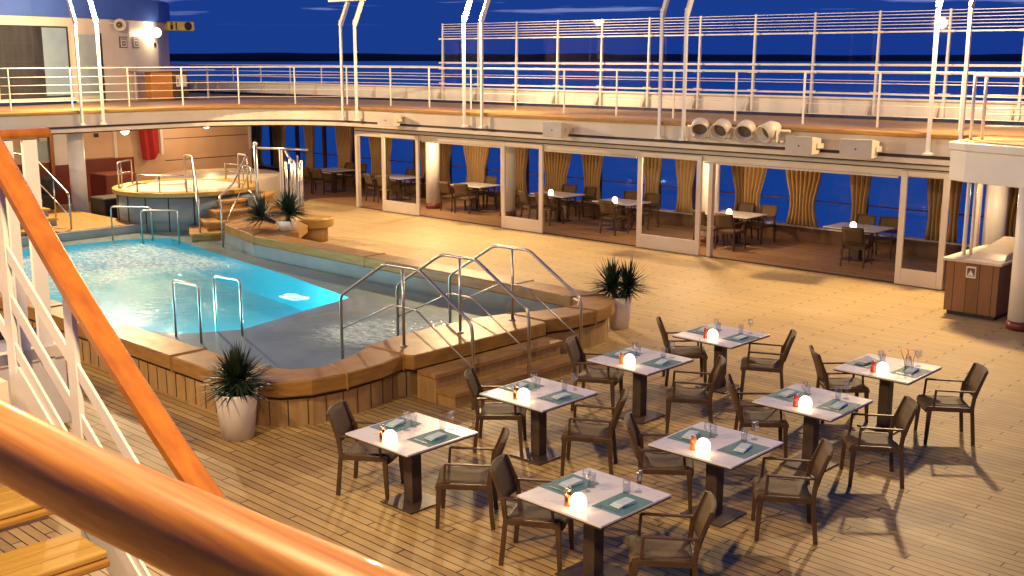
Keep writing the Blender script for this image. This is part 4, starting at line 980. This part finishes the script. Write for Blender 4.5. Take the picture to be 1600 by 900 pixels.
# the near gallery's varnished cap rail, close to the camera
nr = thing('near_handrail', 'thick glossy varnished handrail crossing the lower left foreground', 'handrail', (-1, .49, 3.0))
pts = [(-3.4, .47), (-2.2, .478), (-1.36, .487), (-1.05, .491), (-.75, .508), (-.4, .535), (.6, .64)]
prof = [(.036 * math.copysign(abs(math.cos(R(a))) ** .75, math.cos(R(a))), -.026 + .038 * math.copysign(abs(math.sin(R(a))) ** .8, math.sin(R(a)))) for a in range(235, -56, -15)]
rows = []
import bisect
PX = []
for (x0, y0), (x1, y1) in zip(pts, pts[1:]):
    for i in range(16): PX.append((x0 + (x1 - x0) * i / 16, y0 + (y1 - y0) * i / 16))
PX.append(pts[-1])
for i, (x, y) in enumerate(PX):
    a, b = Vector(PX[max(i - 1, 0)]), Vector(PX[min(i + 1, len(PX) - 1)]); d = (b - a).normalized(); nrm = Vector((-d.y, d.x))
    rows.append([(x + nrm.x * q, y + nrm.y * q, 4.010 + r_) for q, r_ in prof + [prof[0]]])
MB().grid(rows).build('cap_rail', 'varnish_near', nr)
for x in (-3.0, -1.9, .2):
    MB().bar((x, .50, 3.0), (x, .50, 3.95), .04, .02).build('post', 'white', nr)

# ------------------------------------------------------------------ dining tables on the open deck
TP = [(-8.13, 7.09), (-8.13, 8.98), (-8.17, 10.90), (-8.15, 12.67), (-5.765, 7.08), (-5.75, 8.92), (-5.76, 10.82), (-5.775, 12.66)]
TN = ['the table beside the big potted palm', 'the second table along the pool steps', 'the third table along the pool steps', 'the far left table by the twin palm',
      'the frontmost table at the bottom edge', 'the second table of the right row', 'the third table of the right row', 'the far right table with the wire stand']
TLAB = ['white square table nearest the big potted palm, copper shaker on top', 'white square table second along the pool steps, copper shaker on top', 'white square table third along the pool steps, tall orange shaker on top',
        'white square table farthest along the pool, red shaker on top', 'white square table frontmost, cut by the bottom edge of the photo', 'white square table second in the right row, bright orange shaker on top',
        'white square table third in the right row, tall red shaker on top', 'white square table farthest right, with a wire glass stand']
def make_table():
    t = thing('dining_table', TLAB[0], 'table', (*TP[0], 0), 0, 'square tables on the open deck')
    L = dict(local=True)
    MB().box(-.47, .47, -.47, .47, .722, .740).build('tabletop', 'tabletop', t, bevel=.003, **L)
    MB().box(-.468, .468, -.468, .468, .708, .7215).build('tabletop_edge', 'dark_metal', t, **L)
    MB().box(-.065, .065, -.065, .065, .020, .7075).build('column', 'dark_metal', t, bevel=.006, **L)
    MB().box(-.235, .235, -.235, .235, .002, .0195).build('base_plate', 'dark_metal', t, bevel=.004, **L)
    return t
tables = [make_table()]
for p, lb in zip(TP[1:], TLAB[1:]): tables.append(dup(tables[0], (*p, 0), R(rnd.uniform(-1.2, 1.2)), lb))

def make_chair(label, loc, rz, group):
    t = thing('armchair', label, 'chair', loc, rz, group); L = dict(local=True)
    # seat sling with a rolled front edge
    rows = []
    for i, (x, z) in enumerate([(-.23, .435), (-.12, .425), (.0, .428), (.12, .440), (.21, .447), (.25, .437), (.262, .405), (.25, .375)]):
        rows.append([(x, y, z - .012 * (1 - (y / .21) ** 2)) for y in (-.215, -.11, 0, .11, .215)])
    o = MB().grid(rows).build('seat', 'chair_fabric', t, **L); m = o.modifiers.new('s', 'SOLIDIFY'); m.thickness = .014
    f = MB().bar((-.25, -.235, .415), (.24, -.235, .425), .028, .055).bar((-.25, .235, .415), (.24, .235, .425), .028, .055).bar((-.24, -.22, .405), (-.24, .22, .405), .03, .045).bar((.235, -.22, .395), (.235, .22, .395), .03, .04)
    f.build('seat_frame', 'chair_frame', t, bevel=.005, **L)
    rows = []
    for i in range(6):
        q = i / 5; z = .53 + .345 * q; x = -.262 - .095 * q - .02 * q * q
        rows.append([(x - .030 * (1 - (y / .215) ** 2), y, z + (.008 * (1 - (y / .215) ** 2) if i == 5 else 0)) for y in (-.215, -.14, -.07, 0, .07, .14, .215)])
    o = MB().grid(rows).build('backrest', 'chair_fabric', t, **L); m = o.modifiers.new('s', 'SOLIDIFY'); m.thickness = .022
    for sy in (-1, 1):
        y = .235 * sy
        MB().add([(.20, y - .016, .44), (.255, y - .016, .44), (.255, y + .016, .44), (.20, y + .016, .44), (.232, y - .014 + .012 * sy, .001), (.268, y - .014 + .012 * sy, .001), (.268, y + .014 + .012 * sy, .001), (.232, y + .014 + .012 * sy, .001)],
                 [(0, 1, 2, 3), (7, 6, 5, 4), (0, 4, 5, 1), (1, 5, 6, 2), (2, 6, 7, 3), (3, 7, 4, 0)]).build('leg', 'chair_frame', t, bevel=.004, **L)
        lg = MB().bar((-.285, y + .012 * sy, .001), (-.245, y, .44), .028, .042, (1, 0, 0)).bar((-.245, y, .43), (-.268, y, .63), .026, .044, (1, 0, 0)).bar((-.266, y, .60), (-.372, y * .94, .865), .020, .034, (1, 0, 0))
        lg.build('leg', 'chair_frame', t, bevel=.004, **L)
        MB().bar((-.265, y, .632), (.175, y, .645), .034, .018).bar((.170, y, .645), (.185, y, .43), .020, .026, (1, 0, 0)).build('armrest', 'chair_frame', t, bevel=.004, **L)
    return t
CL = []
for tn in TN: CL += ['brown armchair, pool side of %s' % tn, 'brown armchair, outer side of %s' % tn]
chair0 = None; GC = 'brown sling armchairs at the open deck tables'
for i, (x, y) in enumerate(TP):
    jit = [(0, 0), (.02, .03), (-.03, .02), (.03, -.04), (0, .0), (.02, .01), (-.02, .03), (.03, .02)][i]
    for side in (0, 1):
        ang = R(33 + rnd.uniform(-8, 8)) + (math.pi if side else 0)
        if (i, side) == (7, 1): ang = R(217)
        loc = (x - .56 + jit[0] + rnd.uniform(-.03, .03), y - .07 + jit[1] + rnd.uniform(-.03, .03), 0) if side == 0 else (x + .655 + jit[1] + rnd.uniform(-.03, .04), y + .06 + jit[0] + rnd.uniform(-.03, .03), 0)
        lb = CL[2 * i + side]
        if chair0 is None: chair0 = make_chair(lb, loc, ang, GC)
        else: dup(chair0, loc, ang, lb)

# things on the tables
Z = .7405
protos = {}
def once(key, maker, label, cat, loc, rz, group):
    if key not in protos: protos[key] = maker(label, cat, loc, rz, group); return protos[key]
    return dup(protos[key], loc, rz, label, group)
def mk_candle(label, cat, loc, rz, group):
    t = thing('table_lamp', label, cat, loc, rz, group)
    MB().lathe([(.060, .006), (.069, .04), (.070, .078), (.060, .115), (.036, .140), (.0001, .150)], 20).build('globe', 'candle', t, local=True)
    MB().lathe([(.060, .0), (.062, .0058)], 20).build('base', 'white', t, local=True)
    return t
def mk_mat(label, cat, loc, rz, group):
    o = MB().box(-.16, .16, -.215, .215, 0, .003).build('placemat', 'mat', None); o.location = loc; o.rotation_euler = (0, 0, rz); return tag(o, label, cat, group)
def mk_napkin(label, cat, loc, rz, group):
    t = thing('napkin', label, cat, loc, rz, group)
    MB().box(-.055, .055, -.105, .105, 0, .012).build('lower_fold', 'napkin', t, bevel=.005, local=True)
    MB().box(-.048, .060, -.085, .095, .0125, .028).rot(R(5)).build('upper_fold', 'napkin', t, bevel=.006, local=True)
    return t
def mk_shaker(mat):
    def f(label, cat, loc, rz, group):
        t = thing('shaker', label, cat, loc, rz, group)
        MB().lathe([(.030, 0), (.032, .006), (.028, .13)], 16).build('body', mat, t, local=True)
        MB().lathe([(.029, .1305), (.029, .155), (.02, .168), (.0001, .17)], 16).build('cap', 'steel' if mat == 'copper' else 'glass', t, local=True)
        return t
    return f
def mk_tumbler(label, cat, loc, rz, group):
    o = MB().lathe([(.0001, .008), (.028, .008), (.034, .125), (.036, .125), (.031, 0), (.0001, 0)], 18).build('water_glass', 'glass', None); o.location = loc; return tag(o, label, cat, group)
def mk_wine(label, cat, loc, rz, group):
    o = MB().lathe([(.0001, 0), (.034, .001), (.034, .004), (.005, .01), (.004, .085), (.012, .095), (.034, .125), (.038, .15), (.033, .20), (.031, .20), (.036, .15), (.031, .127), (.0001, .100)], 18).build('wine_glass', 'glass', None); o.location = loc; return tag(o, label, cat, group)
def mk_cutlery(label, cat, loc, rz, group):
    o = MB().bar((0, -.10, .003), (0, .03, .003), .010, .003).bar((0, .03, .003), (0, .10, .003), .018, .003).build('cutlery', 'steel', None); o.location = loc; o.rotation_euler = (0, 0, rz); return tag(o, label, cat, group)
SHK = ['copper', 'copper', 'orangeglass', 'redglass', 'copper', 'orangeglass', 'redglass', 'redglass']
SHN = {'copper': 'copper', 'orangeglass': 'orange', 'redglass': 'red'}
CND = [(.12, -.385), (.10, -.36), (.09, -.34), (.08, -.33), (.115, -.345), (.073, -.33), (.10, -.345), (.09, -.33)]
for i, (x, y) in enumerate(TP):
    tn = TN[i]; j = lambda s=.012: rnd.uniform(-s, s)
    cx_, cy_ = CND[i]
    once('candle', mk_candle, 'glowing round table lamp on ' + tn, 'table lamp', (x + cx_, y + cy_, Z), 0, 'glowing lamps on the open deck tables')
    once('shaker' + SHK[i], mk_shaker(SHK[i]), '%s shaker beside the lamp on %s' % (SHN[SHK[i]], tn), 'shaker', (x + cx_ - .125, y + cy_ + .02 + j(), Z), 0, 'shakers on the tables')
    for s_, side in ((-1, 'pool side'), (1, 'deck side')):
        mx, my = x + s_ * (.295 + j()), y + .02 + j(.02)
        once('mat', mk_mat, 'teal placemat, %s of %s' % (side, tn), 'placemat', (mx, my, Z), R(rnd.uniform(-3, 3)), 'teal placemats on the open deck tables')
        once('napkin', mk_napkin, 'folded pale blue napkin, %s of %s' % (side, tn), 'napkin', (mx + s_ * .01 + j(), my + j(.02), Z + .0035), R(rnd.uniform(-10, 10)), 'napkins on the placemats')
        once('cut', mk_cutlery, 'steel knife on the placemat, %s of %s' % (side, tn), 'cutlery', (mx - s_ * .01, my - .165, Z + .0035), R(90 if s_ > 0 else 82), 'cutlery on the placemats')
        ox, oy = (-.13, .22) if s_ > 0 else (.16, .10)
        once('tumbler', mk_tumbler, 'clear water glass, %s of %s' % (side, tn), 'glass', (mx + ox * 1.0 + j(), my + oy + j(), Z + (.0035 if False else .0)), 0, 'water glasses on the open deck tables')
        ox, oy = (-.06, .31) if s_ > 0 else (.20, -.02)
        once('wine', mk_wine, 'clear stemmed glass, %s of %s' % (side, tn), 'glass', (mx + ox + j(), my + oy + j(), Z), 0, 'stemmed glasses on the open deck tables')
# wire stand and printed card on the far right table
x, y = TP[7]
wsd = thing('wire_stand', 'bent copper wire stand with two loops on the far right table', 'wire stand', (x + .17, y + .10, Z))
for d in (0, .09): MB().tube(bend([(x + .17 + d, y + .10, Z + .004), (x + .17 + d, y + .06, Z + .12), (x + .13 + d, y + .05, Z + .20), (x + .13 + d, y + .05, Z + .255), (x + .215 + d, y + .06, Z + .25), (x + .21 + d, y + .06, Z + .20), (x + .175 + d, y + .10, Z + .12), (x + .18 + d, y + .10, Z + .004)], .03), .0045, 6).build('loop', 'copper', wsd)
pc = thing('folded_card', 'folded pale card with dark print on the far right table, pool side', 'card', (x - .29, y + .0, Z + .034))
MB().add([(x - .38, y - .12, Z + .034), (x - .22, y - .12, Z + .034), (x - .22, y + .10, Z + .034), (x - .38, y + .10, Z + .034), (x - .30, y - .11, Z + .075), (x - .30, y + .09, Z + .075)], [(0, 3, 2, 1), (0, 1, 4), (1, 2, 5, 4), (2, 3, 5), (3, 0, 4, 5)]).build('card', 'pale_print', pc)

# ------------------------------------------------------------------ dining tables under the gallery
IT = [(-30.3, 23.2), (-27.0, 23.2), (-23.6, 23.25), (-20.35, 23.2), (-18.05, 23.1), (-14.6, 23.1), (-11.45, 23.15)]
IN = ['the dark corner table of the covered dining area', 'the table behind the leftmost glass screen', 'the table between the two left columns', 'the table with the pale green lamp', 'the table with the white capsule lamp', 'the covered table right of the third glass screen', 'the covered table in the widest open bay']
def make_itable(label, loc):
    t = thing('dining_table', label, 'table', loc, 0, 'tables in the covered dining area'); L = dict(local=True)
    MB().box(-.62, .62, -.45, .45, .715, .74).build('tabletop', 'tabletop', t, bevel=.004, **L)
    MB().box(-.60, .60, -.43, .43, .69, .714).build('tabletop_edge', 'dark_metal', t, **L)
    MB().box(-.07, .07, -.07, .07, .02, .689).build('column', 'dark_metal', t, **L)
    MB().box(-.30, .30, -.25, .25, .006, .0195).build('base_plate', 'dark_metal', t, **L)
    return t
it0 = None
for k, (x, y) in enumerate(IT):
    lb = 'pale long table, ' + IN[k].replace('the table', 'the one').replace('the covered table', 'the one').replace('the dark corner table', 'the one in the dark corner')
    it0 = make_itable(lb, (x, y, 0)) if it0 is None else (dup(it0, (x, y, 0), R(rnd.uniform(-2, 2)), lb) and it0)
    for q, (dx, dy, a, wh) in enumerate([(-.30, -.62, 80, 'deck side, left'), (.32, -.66, 100, 'deck side, right'), (-.32, .62, -85, 'window side, left'), (.30, .64, -95, 'window side, right'), ]):
        if q == 0 and k in (4, 6): continue
        dup(chair0, (x + dx, y + dy, .005), R(a + rnd.uniform(-14, 14)), 'dark armchair at %s, %s' % (IN[k], wh), 'dark armchairs in the covered dining area')
    if k >= 3:
        dup(protos['candle'], (x + .02, y - .30, Z), 0, 'glowing lamp on ' + IN[k], 'glowing lamps on the covered dining tables')
